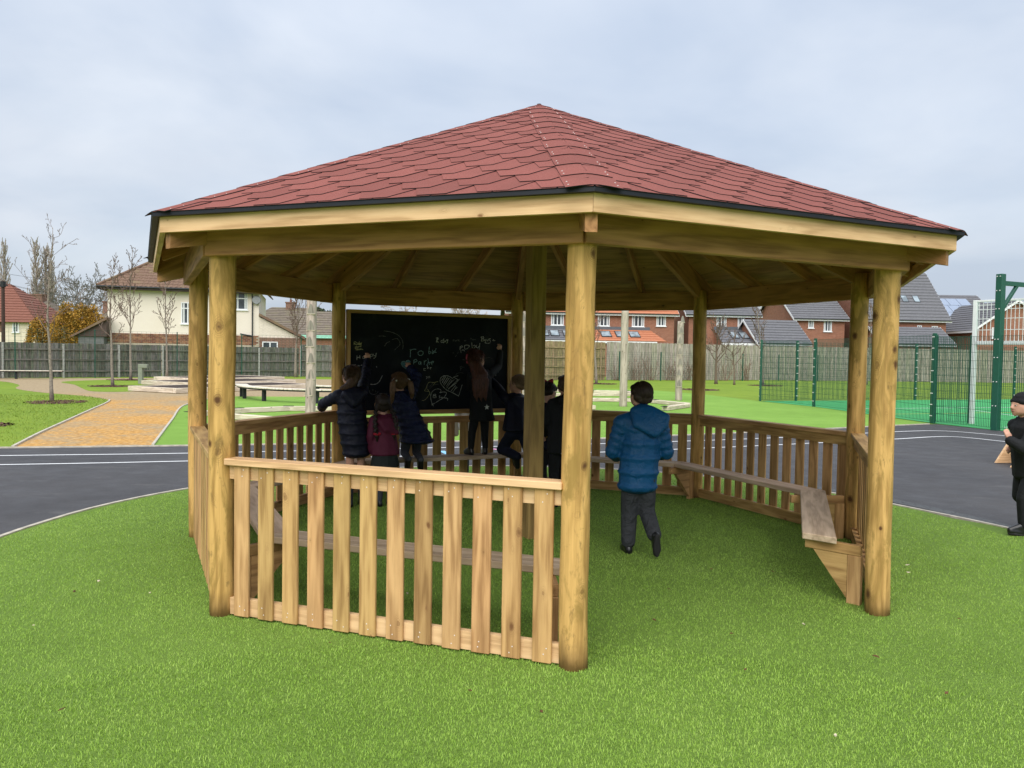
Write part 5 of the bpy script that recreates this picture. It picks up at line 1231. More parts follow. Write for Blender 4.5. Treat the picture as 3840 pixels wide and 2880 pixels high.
bare_tree('bare_tree', 'broad dark leafless tree behind the amber conifers', -50.4, 95, 8.8, .4, dict(RND, len=[.78,.5,.45,.42]), M_BARK, M_TWIGD, 31)
bare_tree('bare_tree', 'leafless tree low behind the mossy roof and chimney', -57, 98, 8.2, .3, dict(RND, n=[12,6,4,2]), M_BARK, M_TWIGD, 32)
bare_tree('bare_tree', 'grey leafless tree showing above the left end of the blackboard', -8.0, 84, 6.7, .3, dict(RND, n=[14,6,4,2]), M_BARK, M_TWIGP, 33)
bare_tree('bare_tree', 'dense grey leafless tree showing above the right end of the blackboard', -2.0, 80, 6.9, .3, dict(RND, n=[18,7,4,2]), M_BARK, M_TWIGP, 34)
def leaf_tree(name, label, x, y, blobs, mat, N, size, seed, group=None, trunk_r=.15, trunk_h=1.0):
    o = thing(name, label, 'tree', (x,y,0), 0, group); rr = random.Random(seed); mb = MB()
    mb.tube([(0,0,-.05),(0,0,trunk_h)], [trunk_r,trunk_r*.6], 8); mb.build('trunk', M_BARK, o)
    mb = MB(); tot = sum(b[3]*b[4]*b[5] for b in blobs)
    for (cx,cy,cz,rx,ry,rz_) in blobs:
        m = int(N*(rx*ry*rz_)/tot); cl = [Vector((rr.gauss(0,1),rr.gauss(0,1),rr.gauss(0,1))).normalized() for _ in range(46)]; cr = [rr.uniform(.72,1.05) for _ in cl]
        for i in range(m):
            q = rr.randrange(len(cl)); v = (cl[q]+Vector((rr.gauss(0,.22),rr.gauss(0,.22),rr.gauss(0,.22)))).normalized(); f = cr[q]*rr.uniform(.7,1.0)
            taper = 1.0
            c = Vector((cx+v.x*rx*f*taper, cy+v.y*ry*f*taper, cz+v.z*rz_*f)); s = size*rr.uniform(.6,1.3)
            e = (v*.5+Vector((rr.gauss(0,.5),rr.gauss(0,.5),rr.gauss(.5,.4)))).normalized(); g_ = e.cross(Vector((rr.gauss(0,1),rr.gauss(0,1),rr.gauss(0,1))))
            if g_.length < .1: continue
            g_.normalize(); mb.face([c-g_*s*.45, c+e*s*.4-g_*s*.5, c+e*s*1.3, c+e*s*.4+g_*s*.5])
    mb.build('crown', mat, o); return o
leaf_tree('conifer_shrub', 'rounded amber-green conifer left of the larger clump', -33.9, 55, [(0,0,2.3,.95,.9,1.95),(0,0,1.0,.95,.9,1.1)], M_CONIF, 9000, .095, 41, 'amber conifers behind the left fence')
leaf_tree('conifer_shrub', 'large amber-orange conifer clump beside the cream house porch', -31.2, 55, [(-.8,0,2.6,1.2,1.1,2.1),(.5,0,2.9,1.2,1.1,2.4),(-.3,-.2,3.0,1.0,.9,2.3),(1.35,.2,3.0,.75,.8,2.3),(0,0,1.2,2,1.2,1.3)], M_CONIF, 24000, .095, 42, 'amber conifers behind the left fence')
leaf_tree('evergreen_tree', 'dark evergreen tree behind the red bungalow roof', -19.5, 90, [(0,0,5.6,1.3,1.2,1.6),(1.4,0,5.2,1.3,1.2,1.9),(-.9,0,4.6,1.0,1,1.2)], M_EVER, 4200, .22, 43, None, .2, 5)
# bare shrub stems along the silvery fence
SHR = [(10.6,50.1,'second bush from the tan panel'),(11.3,50.4,'just left of the second green post'),(12.4,50.9,'third from the tan panel'),(14.2,51.4,'left of the silvery notched log'),(15.0,51.9,'directly behind the silvery notched log'),(16.0,52.4,'just left of the right rear post'),(18.7,53.0,'behind the low wide bare tree'),(20.6,53.9,'nearest the pitch fence corner')]
SHR[0] = (9.9,50.0,'nearest the tan panel'); SHR[1] = (11.3,50.4,'second from the tan panel')
for i, (x, y, wh) in enumerate(SHR):
    o = tag(ob('bare_shrub', None, loc=(x,y-.35,0)), 'bare reddish shrub stems at the silvery fence, '+wh, 'shrub', 'bare shrub stems along the silvery fence'); mb = MB(); rr = random.Random(60+i)
    for j in range(16):
        d = Vector((rr.gauss(0,.28),rr.gauss(0,.2),1)).normalized(); grow(mb, Vector((rr.uniform(-.35,.35),rr.uniform(-.12,.12),-.02)), d, rr.uniform(.8,1.9), .013, 1, rr, dict(SAP, lev=2, n=[3,3], start=[.4,.4], ang=[(15,35)], len=[.4], rmin=.009))
    mb.build('stems', M_TWIGR, o)
# ------------------------------------------------------------------ people
_TS = bpy.data.scenes.new('workbench')
_ico = None
def ico():
    global _ico
    if _ico is None:
        bm = bmesh.new(); bmesh.ops.create_icosphere(bm, subdivisions=2, radius=1); _ico = [v.co.copy() for v in bm.verts]; bm.free()
    return _ico
class Blob:
    """union of convex hulls of balls, fused to one skin by voxel remesh"""
    def __init__(s): s.bm = bmesh.new()
    def hull(s, balls):
        t = bmesh.new()
        for c, r in balls:
            if not hasattr(r, '__len__'): r = (r,r,r)
            c = Vector(c)
            for v in ico(): t.verts.new((c.x+v.x*r[0], c.y+v.y*r[1], c.z+v.z*r[2]))
        res = bmesh.ops.convex_hull(t, input=t.verts[:])
        bad = list({e for e in res['geom_interior']+res['geom_unused'] if isinstance(e, bmesh.types.BMVert)})
        if bad: bmesh.ops.delete(t, geom=bad, context='VERTS')
        mp = {v: s.bm.verts.new(v.co) for v in t.verts}
        for f in t.faces: s.bm.faces.new([mp[v] for v in f.verts])
        t.free()
    def chain(s, pts, rad):
        for i in range(len(pts)-1): s.hull([(pts[i],rad[i]),(pts[i+1],rad[i+1])])
    def ell(s, c, r, M=None):
        t = [Vector((v.x*r[0],v.y*r[1],v.z*r[2])) for v in ico()]
        if M is not None: t = [M@v for v in t]
        b = bmesh.new(); [b.verts.new(v+Vector(c)) for v in t]; bmesh.ops.convex_hull(b, input=b.verts[:])
        mp = {v: s.bm.verts.new(v.co) for v in b.verts}
        for f in b.faces: s.bm.faces.new([mp[v] for v in f.verts])
        b.free()
    def build(s, name, mat, parent, vox=.008, smooth=3, xf=None, fac=.5):
        me = bpy.data.meshes.new(name); s.bm.normal_update(); s.bm.to_mesh(me); s.bm.free()
        tmp = bpy.data.objects.new('tmp', me); _TS.collection.objects.link(tmp)
        m = tmp.modifiers.new('r', 'REMESH'); m.mode = 'VOXEL'; m.voxel_size = vox*(1.28 if vox > .0074 and name != 'body' else 1); m.use_smooth_shade = True
        if smooth: q = tmp.modifiers.new('s', 'SMOOTH'); q.iterations = smooth; q.factor = fac
        _TS.view_layers[0].update(); dg = _TS.view_layers[0].depsgraph; out = bpy.data.meshes.new_from_object(tmp.evaluated_get(dg)); out.name = name
        bpy.data.objects.remove(tmp); bpy.data.meshes.remove(me)
        out.materials.clear(); out.materials.append(mat); out.polygons.foreach_set('use_smooth', [True]*len(out.polygons))
        if xf is not None: out.transform(xf)
        return ob(name, out, parent)
def cloth(name, col, rough=.8, scale=14, strength=.5, sheen=.1, dist=.02):
    m, nt, b = nodes(name); v = coords(nt); f = noise(nt, v, scale, 4, .6, .8); g_ = noise(nt, v, 3, 3)
    nt.links.new(ramp(nt, g_, [(.3,[x*.8 for x in col]),(.7,col)]), b.inputs['Base Color']); b.inputs['Roughness'].default_value = rough; b.inputs['Specular IOR Level'].default_value = .3
    bump(nt, b, f, strength, dist); return m
M_SKIN = plain('skin', (.56,.31,.225), .55, var=.08, scale=10)
M_HAIRD = None
def hairm(name, c1, c2):
    m, nt, b = nodes(name); v = coords(nt, (60,60,5)); f = noise(nt, v, 2, 4, .6, .4)
    nt.links.new(ramp(nt, f, [(.3,c2),(.7,c1)]), b.inputs['Base Color']); b.inputs['Roughness'].default_value = .5; bump(nt, b, f, .6, .01); return m
H_BOY = hairm('dark_brown_hair', (.055,.034,.024), (.018,.011,.008)); H_BROWN = hairm('brown_hair', (.11,.06,.035), (.035,.018,.011)); H_DARK = hairm('dark_hair', (.03,.018,.013), (.010,.007,.006)); H_AUB = hairm('auburn_hair', (.13,.045,.028), (.03,.012,.009)); H_FAIR = hairm('fair_hair', (.30,.20,.11), (.12,.075,.04)); H_LIGHT = hairm('light_brown_hair', (.22,.125,.065), (.07,.038,.02))
F_NAVY = cloth('navy_quilt', (.006,.008,.022), .55, 16, .5); F_SHINY = cloth('shiny_navy_quilt', (.010,.016,.058), .24, 22, .9, dist=.03); F_MAR = cloth('maroon_cloth', (.10,.012,.036), .7); F_BLACK = cloth('black_cloth', (.010,.011,.013), .8); F_BLUE = cloth('royal_blue_quilt', (.003,.072,.19), .5, 18, .75); F_GREY = cloth('charcoal_cloth', (.045,.048,.054), .85, 12, 1.0, dist=.05); F_SKIRT = cloth('dark_skirt', (.018,.024,.024), .85); F_PALE = cloth('pale_coat', (.62,.60,.57), .85); F_TIGHT = cloth('grey_tights', (.06,.065,.08), .9, 40, .2)
F_DNAVY = cloth('dark_navy_cloth', (.008,.011,.028), .8); F_SHOE = plain('black_shoe', (.010,.010,.011), .3, spec=.5, var=.1); F_SOLE = plain('shoe_sole', (.02,.02,.02), .8); F_RED = cloth('red_ribbon', (.38,.012,.03), .6); F_PINK = cloth('pink_ribbon', (.55,.09,.16), .6); F_WHITE = plain('white_print', (.7,.7,.68), .6, var=.05); M_EYE = plain('eye_dark', (.02,.014,.01), .15, spec=.6); M_EYEW = plain('eye_white', (.45,.42,.40), .5); M_LIP = plain('lip', (.42,.16,.14), .5)

def head_parts(B, c, R):
    """skull, jaw, nose, ears; R maps head axes (x right, y forward, z up) to person axes; returns placing function"""
    P = lambda x, y, z: Vector(c)+R@Vector((x,y,z))
    B.ell(P(0,-.012,.028), (.076,.092,.088), R)
    B.hull([(P(-.038,.035,.0),.036),(P(.038,.035,.0),.036),(P(-.026,.052,-.045),.03),(P(.026,.052,-.045),.03),(P(0,.062,-.078),.021),(P(-.045,-.01,-.05),.03),(P(.045,-.01,-.05),.03),(P(0,.055,.045),.035)])
    B.hull([(P(0,.086,.018),.009),(P(0,.103,-.016),.0115),(P(-.011,.09,-.02),.009),(P(.011,.09,-.02),.009)])
    B.hull([(P(-.016,.079,-.048),.008),(P(.016,.079,-.048),.008),(P(0,.084,-.046),.008)])
    for s in (-1,1):
        B.ell(P(s*.079,-.012,-.004), (.010,.021,.031), R); B.ell(P(s*.035,.066,.026), (.022,.014,.010), R)
    return P
def face_bits(P, R, par, xf):
    for s in (-1,1):
        b = Blob(); b.ell(P(s*.031,.079,.008), (.0115,.0080,.0052), R); e = b.build('eye', M_EYEW, par, .0025, 0, xf)
        b = Blob(); b.ell(P(s*.031,.086,.008), (.0062,.0045,.0052), R); b.build('iris', M_EYE, e, .0018, 0, xf)
    b = Blob(); b.hull([(P(-.019,.083,-.047),.0045),(P(.019,.083,-.047),.0045),(P(0,.089,-.046),.0055)]); b.build('lips', M_LIP, par, .003, 1, xf)
def hand(B, w, d, pn, curl=.6, thumb=1, s=.78):
    """palm from wrist w along d with palm normal pn and five fingers"""
    w = Vector(w); d = Vector(d).normalized(); pn = Vector(pn); pn = (pn-d*pn.dot(d)).normalized(); x = d.cross(pn)*thumb
    k = w+d*.075*s
    B.hull([(w,.021*s),(k+x*.028*s,.014*s),(k-x*.028*s,.013*s),(w+d*.03*s+x*.024*s,.016*s)])
    for i, (off, L) in enumerate(((.031,.058),(.0105,.066),(-.0105,.062),(-.031,.048))):
        p = k+x*off*s; dd = d.copy(); pts = [p-d*.01]; 
        for j, fr in enumerate((.45,.32,.23)):
            a = curl*(.5+.45*j); dj = (d*cos(a)+pn*sin(a)).normalized(); p = p+dj*L*fr*s*1.1; pts.append(p)
        B.chain(pts, [.0088*s,.0085*s,.0078*s,.0068*s])
    t0 = w+d*.02*s+x*.024*s; t1 = t0+(x*.75+d*.6+pn*.25).normalized()*.034*s; t2 = t1+(d*.9+pn*.35+x*.1).normalized()*.028*s
    B.chain([t0,t1,t2], [.012*s,.010*s,.008*s])
def shoe(par, a, toe, mat, xf, up=(0,0,1), s=1.0, sole=True):
    """ankle a, direction to toe"""
    a = Vector(a); f = Vector(toe).normalized(); u = Vector(up); u = (u-f*u.dot(f)).normalized(); r = f.cross(u)
    h = a-u*.055*s; B = Blob()
    B.hull([(h-f*.02*s,.032*s),(h+f*.08*s+r*.006,.031*s),(h+f*.125*s,.024*s),(a+f*.0,.034*s)])
    B.hull([(h-f*.025*s-u*.012*s,.026*s),(h+f*.12*s-u*.012*s,.028*s),(h+f*.07*s-u*.012*s,.034*s)])
    o = B.build('shoe', mat, par, .007, 2, xf)
    if sole:
        B = Blob(); B.hull([(h-f*.028*s-u*.032*s,(.020*s,.020*s,.020*s)),(h+f*.125*s-u*.032*s,.018*s),(h+f*.08*s+r*.018*s-u*.032*s,.016*s),(h+f*.08*s-r*.018*s-u*.032*s,.016*s)]); B.build('sole', F_SOLE, o, .007, 1, xf)
    return o
def Rot(yw=0, pt=0, rl=0): return Matrix.Rotation(yw,3,'Z')@Matrix.Rotation(pt,3,'X')@Matrix.Rotation(rl,3,'Y')
def person(label, base, xf, J, headR, skin_legs=False, face=True, sleeve_hands=(True,True), hand_d=None, hand_n=None, curl=(.6,.6), arm_r=1.0):
    """base: world foot point; xf: person axes -> local axes of the Empty (4x4); J joints; returns the Empty and placing fn"""
    o = thing('person', label, 'person', base); B = Blob()
    P = head_parts(B, J['head'], headR)
    neck, chest, pel = Vector(J['neck']), Vector(J['chest']), Vector(J['pelvis'])
    B.hull([(Vector(J['head'])+headR@Vector((0,-.015,-.05)),.042),(neck,.044)])
    sL, sR = Vector(J['shL']), Vector(J['shR']); hL, hR = Vector(J['hipL']), Vector(J['hipR'])
    B.hull([(neck-Vector((0,0,.01)),.045),(sL,.045),(sR,.045),(chest,.085)])
    B.hull([(chest,.09),(pel,.085),(sL.lerp(chest,.4),.05),(sR.lerp(chest,.4),.05)]); B.hull([(pel,.085),(hL,.07),(hR,.07)])
    for s in 'LR':
        a, e, w = [Vector(J[k+s]) for k in ('sh','el','wr')]; B.chain([a,e,w], [.043,.033,.023])
        i = 0 if s == 'L' else 1
        d = hand_d[i] if hand_d and hand_d[i] is not None else (w-e); pn = hand_n[i] if hand_n and hand_n[i] is not None else (0,1,0)
        hand(B, w, d, pn, curl[i], 1 if s == 'R' else -1)
        h, k, an = [Vector(J[q+s]) for q in ('hip','kn','an')]; B.chain([h,k,an], [.056,.041,.030]); 
        B.hull([(an,.028),(k.lerp(an,.3),.040)])
    body = B.build('body', M_SKIN, o, .0085, 3, xf)
    if face: face_bits(P, headR, body, xf)
    return o, P
def sleeve(B, J, s, r0=.062, r1=.045, puff=False, cuff=.9, n=7):
    a, e, w = [Vector(J[k+s]) for k in ('sh','el','wr')]
    if not puff: B.chain([a,e,e.lerp(w,cuff)], [r0,(r0+r1)/2,r1]); return
    B.chain([a,e,e.lerp(w,cuff)], [r0*.86,(r0+r1)/2*.86,r1*.9])
    for seg, (p, q, ra, rb) in enumerate(((a,e,r0,(r0+r1)/2),(e,e.lerp(w,cuff),(r0+r1)/2,r1))):
        m = max(2,int((q-p).length/.062))
        for i in range(m+1):
            f = i/m; rr_ = ra+(rb-ra)*f; ax = (q-p).normalized(); zq = Vector((0,0,1)).rotation_difference(ax).to_matrix(); B.ell(p.lerp(q,f), (rr_,rr_,(q-p).length/m*.62), zq)
def yoke(B, J, r=.062):
    n_, a, b_, c = [Vector(J[k]) for k in ('neck','shL','shR','chest')]; B.hull([(n_-Vector((0,0,.025)),.056),(a,r),(b_,r),(c,.09)])
def torso(B, pts, puff=False, step=.075):
    """pts: (centre, rx, ry) from shoulders down to hem; stacked, baffled when quilted"""
    for i in range(len(pts)-1):
        (c0,x0,y0), (c1,x1,y1) = pts[i], pts[i+1]; B.hull([(c0,(x0*(.95 if puff else 1),y0*(.95 if puff else 1),.035)),(c1,(x1*(.95 if puff else 1),y1*(.95 if puff else 1),.025))])
    if puff:
        cs = [(Vector(c),x,y) for c,x,y in pts]; tot = sum((cs[i+1][0]-cs[i][0]).length for i in range(len(cs)-1)); m = max(2,int(tot/step)); 
        for q in range(m+1):
            s = tot*q/m; i = 0
            while i < len(cs)-2 and s > (cs[i+1][0]-cs[i][0]).length: s -= (cs[i+1][0]-cs[i][0]).length; i += 1
            f = min(1,s/max(1e-6,(cs[i+1][0]-cs[i][0]).length)); c = cs[i][0].lerp(cs[i+1][0],f); x = cs[i][1]+(cs[i+1][1]-cs[i][1])*f; y = cs[i][2]+(cs[i+1][2]-cs[i][2])*f
            B.ell(c, (x*1.05,y*1.07,step*.60))
def legs_cloth(B, J, rh, rk, ra, sides='LR', end=1.0):
    B.hull([(Vector(J['pelvis'])-Vector((0,0,.03)),.095),(J['hipL'],rh),(J['hipR'],rh)])
    for s in sides:
        h, k, a = [Vector(J[q+s]) for q in ('hip','kn','an')]; e = k.lerp(a,end); B.chain([h,k,e], [rh,rk,ra]); B.hull([(k.lerp(h,.45),(rh+rk)/2*1.02),(k,rk)])
def hair_cap(B, P, R, back=.0):
    B.ell(P(0,-.026,.042), (.086,.094,.088), R); B.hull([(P(-.05,-.05,.0),.045),(P(.05,-.05,.0),.045),(P(0,-.07,-.02-back),.045),(P(0,-.05,.06),.06)]); B.hull([(P(-.055,.03,.075),.026),(P(.055,.03,.075),.026),(P(0,.045,.088),.024),(P(0,-.02,.09),.045)])
def strands(P, n, L, mat, par, xf, seed=1, r=.0016, drop=1.0, ymax=.045):
    """loose locks combed down over the hair"""
    rr = random.Random(seed); mb = MB(); done = 0
    while done < n:
        v = Vector((rr.gauss(0,1),rr.gauss(0,1)-.35,rr.gauss(0,1)+.5)).normalized()
        p = Vector((v.x*.090, v.y*.099-.026, v.z*.092+.042))
        if p.y > ymax or p.z < -.02: continue
        done += 1; ln = L*rr.uniform(.6,1.2); pts = []; q = p.copy(); az = rr.gauss(0,.25)
        for i in range(5):
            pts.append(P(q.x,q.y,q.z)); nrm = Vector((q.x/.0081,(q.y+.026)/.0098,(q.z-.042)/.0085)).normalized()
            d = Vector((nrm.x*.25+az*.2,-.35,-drop)); d = d-nrm*d.dot(nrm)
            if d.length < .1: d = Vector((rr.gauss(0,1),-1,0))-nrm*nrm.y*-1
            d.normalize(); q = q+d*(ln/4)
            w = Vector((q.x/.090,(q.y+.026)/.099,(q.z-.042)/.092)); k = w.length
            if q.z > -.03 and k < 1.0: q = Vector((q.x/k, (q.y+.026)/k-.026, (q.z-.042)/k+.042))
        mb.tube(pts, [r,r*1.3,r*1.2,r,r*.4], 3, cap=False)
    me = mb.mesh('hair_strands', mat); me.transform(xf); ob('hair_strands', me, par)
def board_xf(s0, d0):
    n, t = side(3); return Vector((0,0,0))+t*s0+n*d0, Matrix(((t.x,n.x,0,0),(t.y,n.y,0,0),(0,0,1,0),(0,0,0,1)))@Matrix.Translation((-s0,-d0,0))
def flat(name, pts, th, mat, par, xf):
    mb = MB(); mb.prism(pts, th); me = mb.mesh(name, mat); me.transform(xf); return ob(name, me, par)

# 1 girl in the long navy coat, right arm up to the board, left arm on the rail
b0, xf = board_xf(-1.15,2.05)
J = dict(head=(-1.17,2.13,1.40), neck=(-1.17,2.10,1.27), chest=(-1.17,2.09,1.08), pelvis=(-1.14,2.05,.76), shL=(-1.31,2.10,1.19), elL=(-1.43,2.26,1.10), wrL=(-1.41,2.44,1.045), shR=(-1.04,2.13,1.22), elR=(-.93,2.40,1.40), wrR=(-.85,2.60,1.58), hipL=(-1.19,2.05,.70), knL=(-1.175,2.07,.40), anL=(-1.20,1.98,.085), hipR=(-1.07,2.06,.70), knR=(-1.055,2.08,.40), anR=(-1.06,2.02,.085))
o, P = person('girl in a long navy quilted coat writing with her raised right hand', b0, xf, J, Rot(.25,.1), hand_d=((-.1,1,-.15),(.05,.25,1)), hand_n=((0,0,-1),(0,1,0)), curl=(.4,1.1))
B = Blob(); torso(B, [((-1.17,2.10,1.235),.10,.075),((-1.17,2.09,1.16),.158,.118),((-1.16,2.07,.95),.168,.142),((-1.14,2.04,.75),.165,.152),((-1.12,2.03,.575),.152,.138)], True, .098); yoke(B,J,.074*.97); sleeve(B,J,'L',.074,.056,True); sleeve(B,J,'R',.074,.054,True)
B.hull([((-1.25,1.99,1.215),.05),((-1.09,1.99,1.215),.05),((-1.17,1.955,1.12),.05),((-1.17,2.02,1.25),.055)]); B.build('coat', F_NAVY, o, .0085, 2, xf)
B = Blob(); torso(B, [((-1.13,2.05,.62),.125,.11),((-1.12,2.045,.545),.135,.12)]); B.build('skirt', F_SKIRT, o, .009, 2, xf)
B = Blob(); hair_cap(B,P,Rot(.25,.1),.03); B.chain([P(0,-.08,.0),P(-.03,-.10,-.06),P(-.09,-.105,-.10),P(-.15,-.09,-.115)],[.06,.055,.042,.02]); B.build('hair', H_BROWN, o, .008, 2, xf)
strands(P, 260, 0.13, H_BROWN, o, xf, 1)
for s in 'LR': shoe(o, J['an'+s], (-.15 if s == 'L' else .1,1,0), F_SHOE, xf)
B = Blob(); [B.chain([Vector(J['kn'+s]).lerp(Vector(J['an'+s]),.62),Vector(J['an'+s])],[.041,.036]) for s in 'LR']; B.build('socks', F_GREY, o, .008, 2, xf)

# 2 small girl in maroon with plaits
b0, xf = board_xf(-.84,1.95)
J = dict(head=(-.845,2.00,1.10), neck=(-.845,1.97,.985), chest=(-.84,1.96,.84), pelvis=(-.83,1.94,.60), shL=(-.945,1.96,.935), elL=(-.985,1.94,.76), wrL=(-.965,1.97,.60), shR=(-.735,1.97,.94), elR=(-.70,2.06,.79), wrR=(-.74,2.16,.74), hipL=(-.885,1.94,.55), knL=(-.885,1.94,.31), anL=(-.90,1.90,.075), hipR=(-.775,1.95,.55), knR=(-.775,1.95,.31), anR=(-.77,1.93,.075))
o, P = person('small girl in a maroon jacket with two long plaits and dark skirt', b0, xf, J, Rot(-.1,.25), hand_n=((1,0,0),(0,0,-1)), curl=(.7,.5))
B = Blob(); torso(B, [((-.845,1.965,.965),.08,.06),((-.84,1.96,.91),.125,.09),((-.835,1.95,.76),.135,.11),((-.83,1.93,.565),.165,.13)]); yoke(B,J,.058*.97); sleeve(B,J,'L',.058,.048); sleeve(B,J,'R',.058,.048)
B.hull([((-.905,1.895,.93),.038),((-.785,1.895,.93),.038),((-.845,1.86,.84),.04),((-.72,1.87,.80),.03)]); B.build('jacket', F_MAR, o, .008, 2, xf)
B = Blob(); torso(B, [((-.83,1.94,.60),.13,.115),((-.83,1.935,.50),.15,.135),((-.83,1.93,.435),.162,.145)]); B.build('skirt', F_SKIRT, o, .008, 2, xf)
B = Blob(); legs_cloth(B,J,.064,.049,.038); B.build('tights', F_TIGHT, o, .008, 2, xf)
B = Blob(); hair_cap(B,P,Rot(-.1,.25))
for s in (-1,1):
    a = P(s*.07,-.06,-.01); e = Vector((-.845+s*.095,1.865,.77)); m = 12
    for i in range(m+1):
        f = i/m; c = a.lerp(e,f)+Vector((s*.03*sin(f*pi),-.035*sin(f*pi),0)); B.ell(c+Vector((.008*(1 if i % 2 else -1),0,0)), (.021,.021,.024))
    B.chain([e,e+Vector((0,0,-.06))],[.02,.008])
B.build('hair', H_DARK, o, .006, 1, xf)
for s in (-1,1):
    e = Vector((-.845+s*.095,1.855,.785)); B = Blob(); B.ell(e+Vector((.02,0,.008)),(.026,.012,.018)); B.ell(e+Vector((-.02,0,.008)),(.026,.012,.018)); B.ell(e,(.012,.014,.012)); B.build('ribbon', F_RED, o, .005, 1, xf)
for s in 'LR': shoe(o, J['an'+s], (-.45 if s == 'L' else .1,1,0), F_SHOE, xf, s=.9)

# 3 girl in shiny navy puffer kneeling on the bench
b0, xf = board_xf(-.45,2.25)
J = dict(head=(-.56,2.36,1.325), neck=(-.53,2.33,1.215), chest=(-.48,2.32,1.05), pelvis=(-.40,2.30,.76), shL=(-.63,2.35,1.14), elL=(-.70,2.52,1.00), wrL=(-.66,2.66,1.10), shR=(-.41,2.36,1.19), elR=(-.28,2.50,1.40), wrR=(-.335,2.62,1.49), hipL=(-.46,2.30,.71), knL=(-.455,2.42,.505), anL=(-.50,2.12,.47), hipR=(-.34,2.30,.71), knR=(-.31,2.42,.505), anR=(-.36,2.10,.46))
o, P = person('girl in a shiny navy puffer coat kneeling on the bench, pigtails with white bobbles', b0, xf, J, Rot(.15,.2), hand_d=((0,1,.3),(-.15,.5,.8)), hand_n=((0,0,-1),(0,.8,-.3)), curl=(.4,1.0))
B = Blob(); torso(B, [((-.53,2.325,1.19),.09,.07),((-.51,2.32,1.12),.155,.12),((-.46,2.31,.95),.165,.145),((-.40,2.28,.80),.18,.17),((-.37,2.24,.665),.205,.185)], True, .088); yoke(B,J,.07*.97); sleeve(B,J,'L',.07,.05,True); sleeve(B,J,'R',.082,.058,True); B.build('coat', F_SHINY, o, .0085, 1, xf)
B = Blob(); legs_cloth(B,J,.066,.05,.036); B.build('tights', F_TIGHT, o, .008, 2, xf)
B = Blob(); R_ = Rot(.15,.2); hair_cap(B,P,R_)
for sx, ln in ((-1,.27),(1,.22)):
    a = P(sx*.072,-.055,.045); q = [a, a+Vector((sx*.035,-.05,-.04)), a+Vector((sx*.045,-.07,-.12)), a+Vector((sx*.05,-.055,-ln))]; B.chain(q,[.02,.036,.035,.010]); B.chain([q[1],q[2]+Vector((0,-.02,-.03)),q[3]+Vector((.02,0,.02))],[.02,.025,.006])
B.build('hair', H_LIGHT, o, .0075, 1, xf)
strands(P, 260, 0.09, H_LIGHT, o, xf, 2)
for sx in (-1,1):
    a = P(sx*.077,-.065,.045); B = Blob()
    for i in range(7): an = i*2*pi/7; B.ell(a+Vector((.025*cos(an),-.01+.02*sin(an),.014*sin(an+.6))),(.011,.011,.011))
    B.build('hair_bobbles', F_WHITE, o, .0045, 0, xf)
shoe(o, J['anL'], (0,-.25,-1), F_SHOE, xf, up=(0,-1,.3), s=.95); shoe(o, J['anR'], (.12,-.25,-1), F_SHOE, xf, up=(0,-1,.3), s=.95)

# 4 girl standing on the bench, long auburn hair, star on her back
b0, xf = board_xf(.47,2.40)
J = dict(head=(.455,2.44,1.60), neck=(.48,2.42,1.475), chest=(.49,2.41,1.29), pelvis=(.49,2.40,1.02), shL=(.38,2.43,1.405), elL=(.42,2.56,1.25), wrL=(.50,2.66,1.33), shR=(.615,2.44,1.42), elR=(.80,2.58,1.515), wrR=(.855,2.65,1.715), hipL=(.43,2.40,.97), knL=(.39,2.41,.72), anL=(.375,2.40,.535), hipR=(.545,2.40,.97), knR=(.56,2.42,.72), anR=(.565,2.41,.535))
R_ = Rot(-1.25,.05); o, P = person('girl in black standing on the bench, long auburn hair, white star on her back', b0, xf, J, R_, hand_d=((.3,.7,.4),(.0,.2,1)), hand_n=((0,0,-1),(0,1,0)), curl=(.6,1.0))
B = Blob(); torso(B, [((.49,2.415,1.45),.08,.065),((.495,2.41,1.38),.135,.10),((.495,2.40,1.20),.135,.115),((.495,2.39,1.03),.142,.125),((.50,2.385,.95),.152,.13)]); yoke(B,J,.056*.97); sleeve(B,J,'L',.056,.042); sleeve(B,J,'R',.060,.042); B.build('cardigan', F_BLACK, o, .008, 2, xf)
B = Blob(); torso(B, [((.50,2.39,1.02),.13,.115),((.50,2.385,.93),.155,.135),((.505,2.38,.875),.165,.145)]); B.build('skirt', F_BLACK, o, .008, 2, xf)
B = Blob(); legs_cloth(B,J,.064,.049,.038); B.build('tights', F_BLACK, o, .008, 2, xf)
B = Blob(); hair_cap(B,P,R_,.03); B.hull([(P(0,-.075,.0),.065),((.44,2.31,1.40),(.10,.04,.06)),((.50,2.32,1.42),.05)]); B.hull([((.44,2.31,1.40),(.105,.042,.06)),((.43,2.285,1.26),(.085,.035,.05))])
for i in range(9): q = -.09+.022*i; B.chain([(.44+q,2.29,1.36),(.435+q*.95+.01*sin(i*2),2.275,1.26),(.43+q*.85,2.27,1.15-.03*(i % 3))],[.026,.022,.006])
B.build('hair', H_AUB, o, .0075, 1, xf)
strands(P, 320, 0.2, H_AUB, o, xf, 3)
B = Blob(); c = P(-.035,-.095,.02); B.hull([(c,.012),(c+Vector((-.035,-.02,.035)),.018),(c+Vector((-.04,-.02,-.005)),.014)]); B.hull([(c,.012),(c+Vector((-.03,-.02,-.045)),.018),(c+Vector((0,-.02,-.05)),.014)]); B.build('bow', F_PINK, o, .005, 1, xf)
flat('star_patch', [(.515+(.034 if i % 2 == 0 else .014)*sin(i*pi/5), 2.258, 1.035+(.034 if i % 2 == 0 else .014)*cos(i*pi/5)) for i in range(10)], (0,.012,0), F_WHITE, o, xf)
for s, tx in (('L',-.25),('R',.2)): shoe(o, J['an'+s], (tx,1,0), F_SHOE, xf, s=.95)

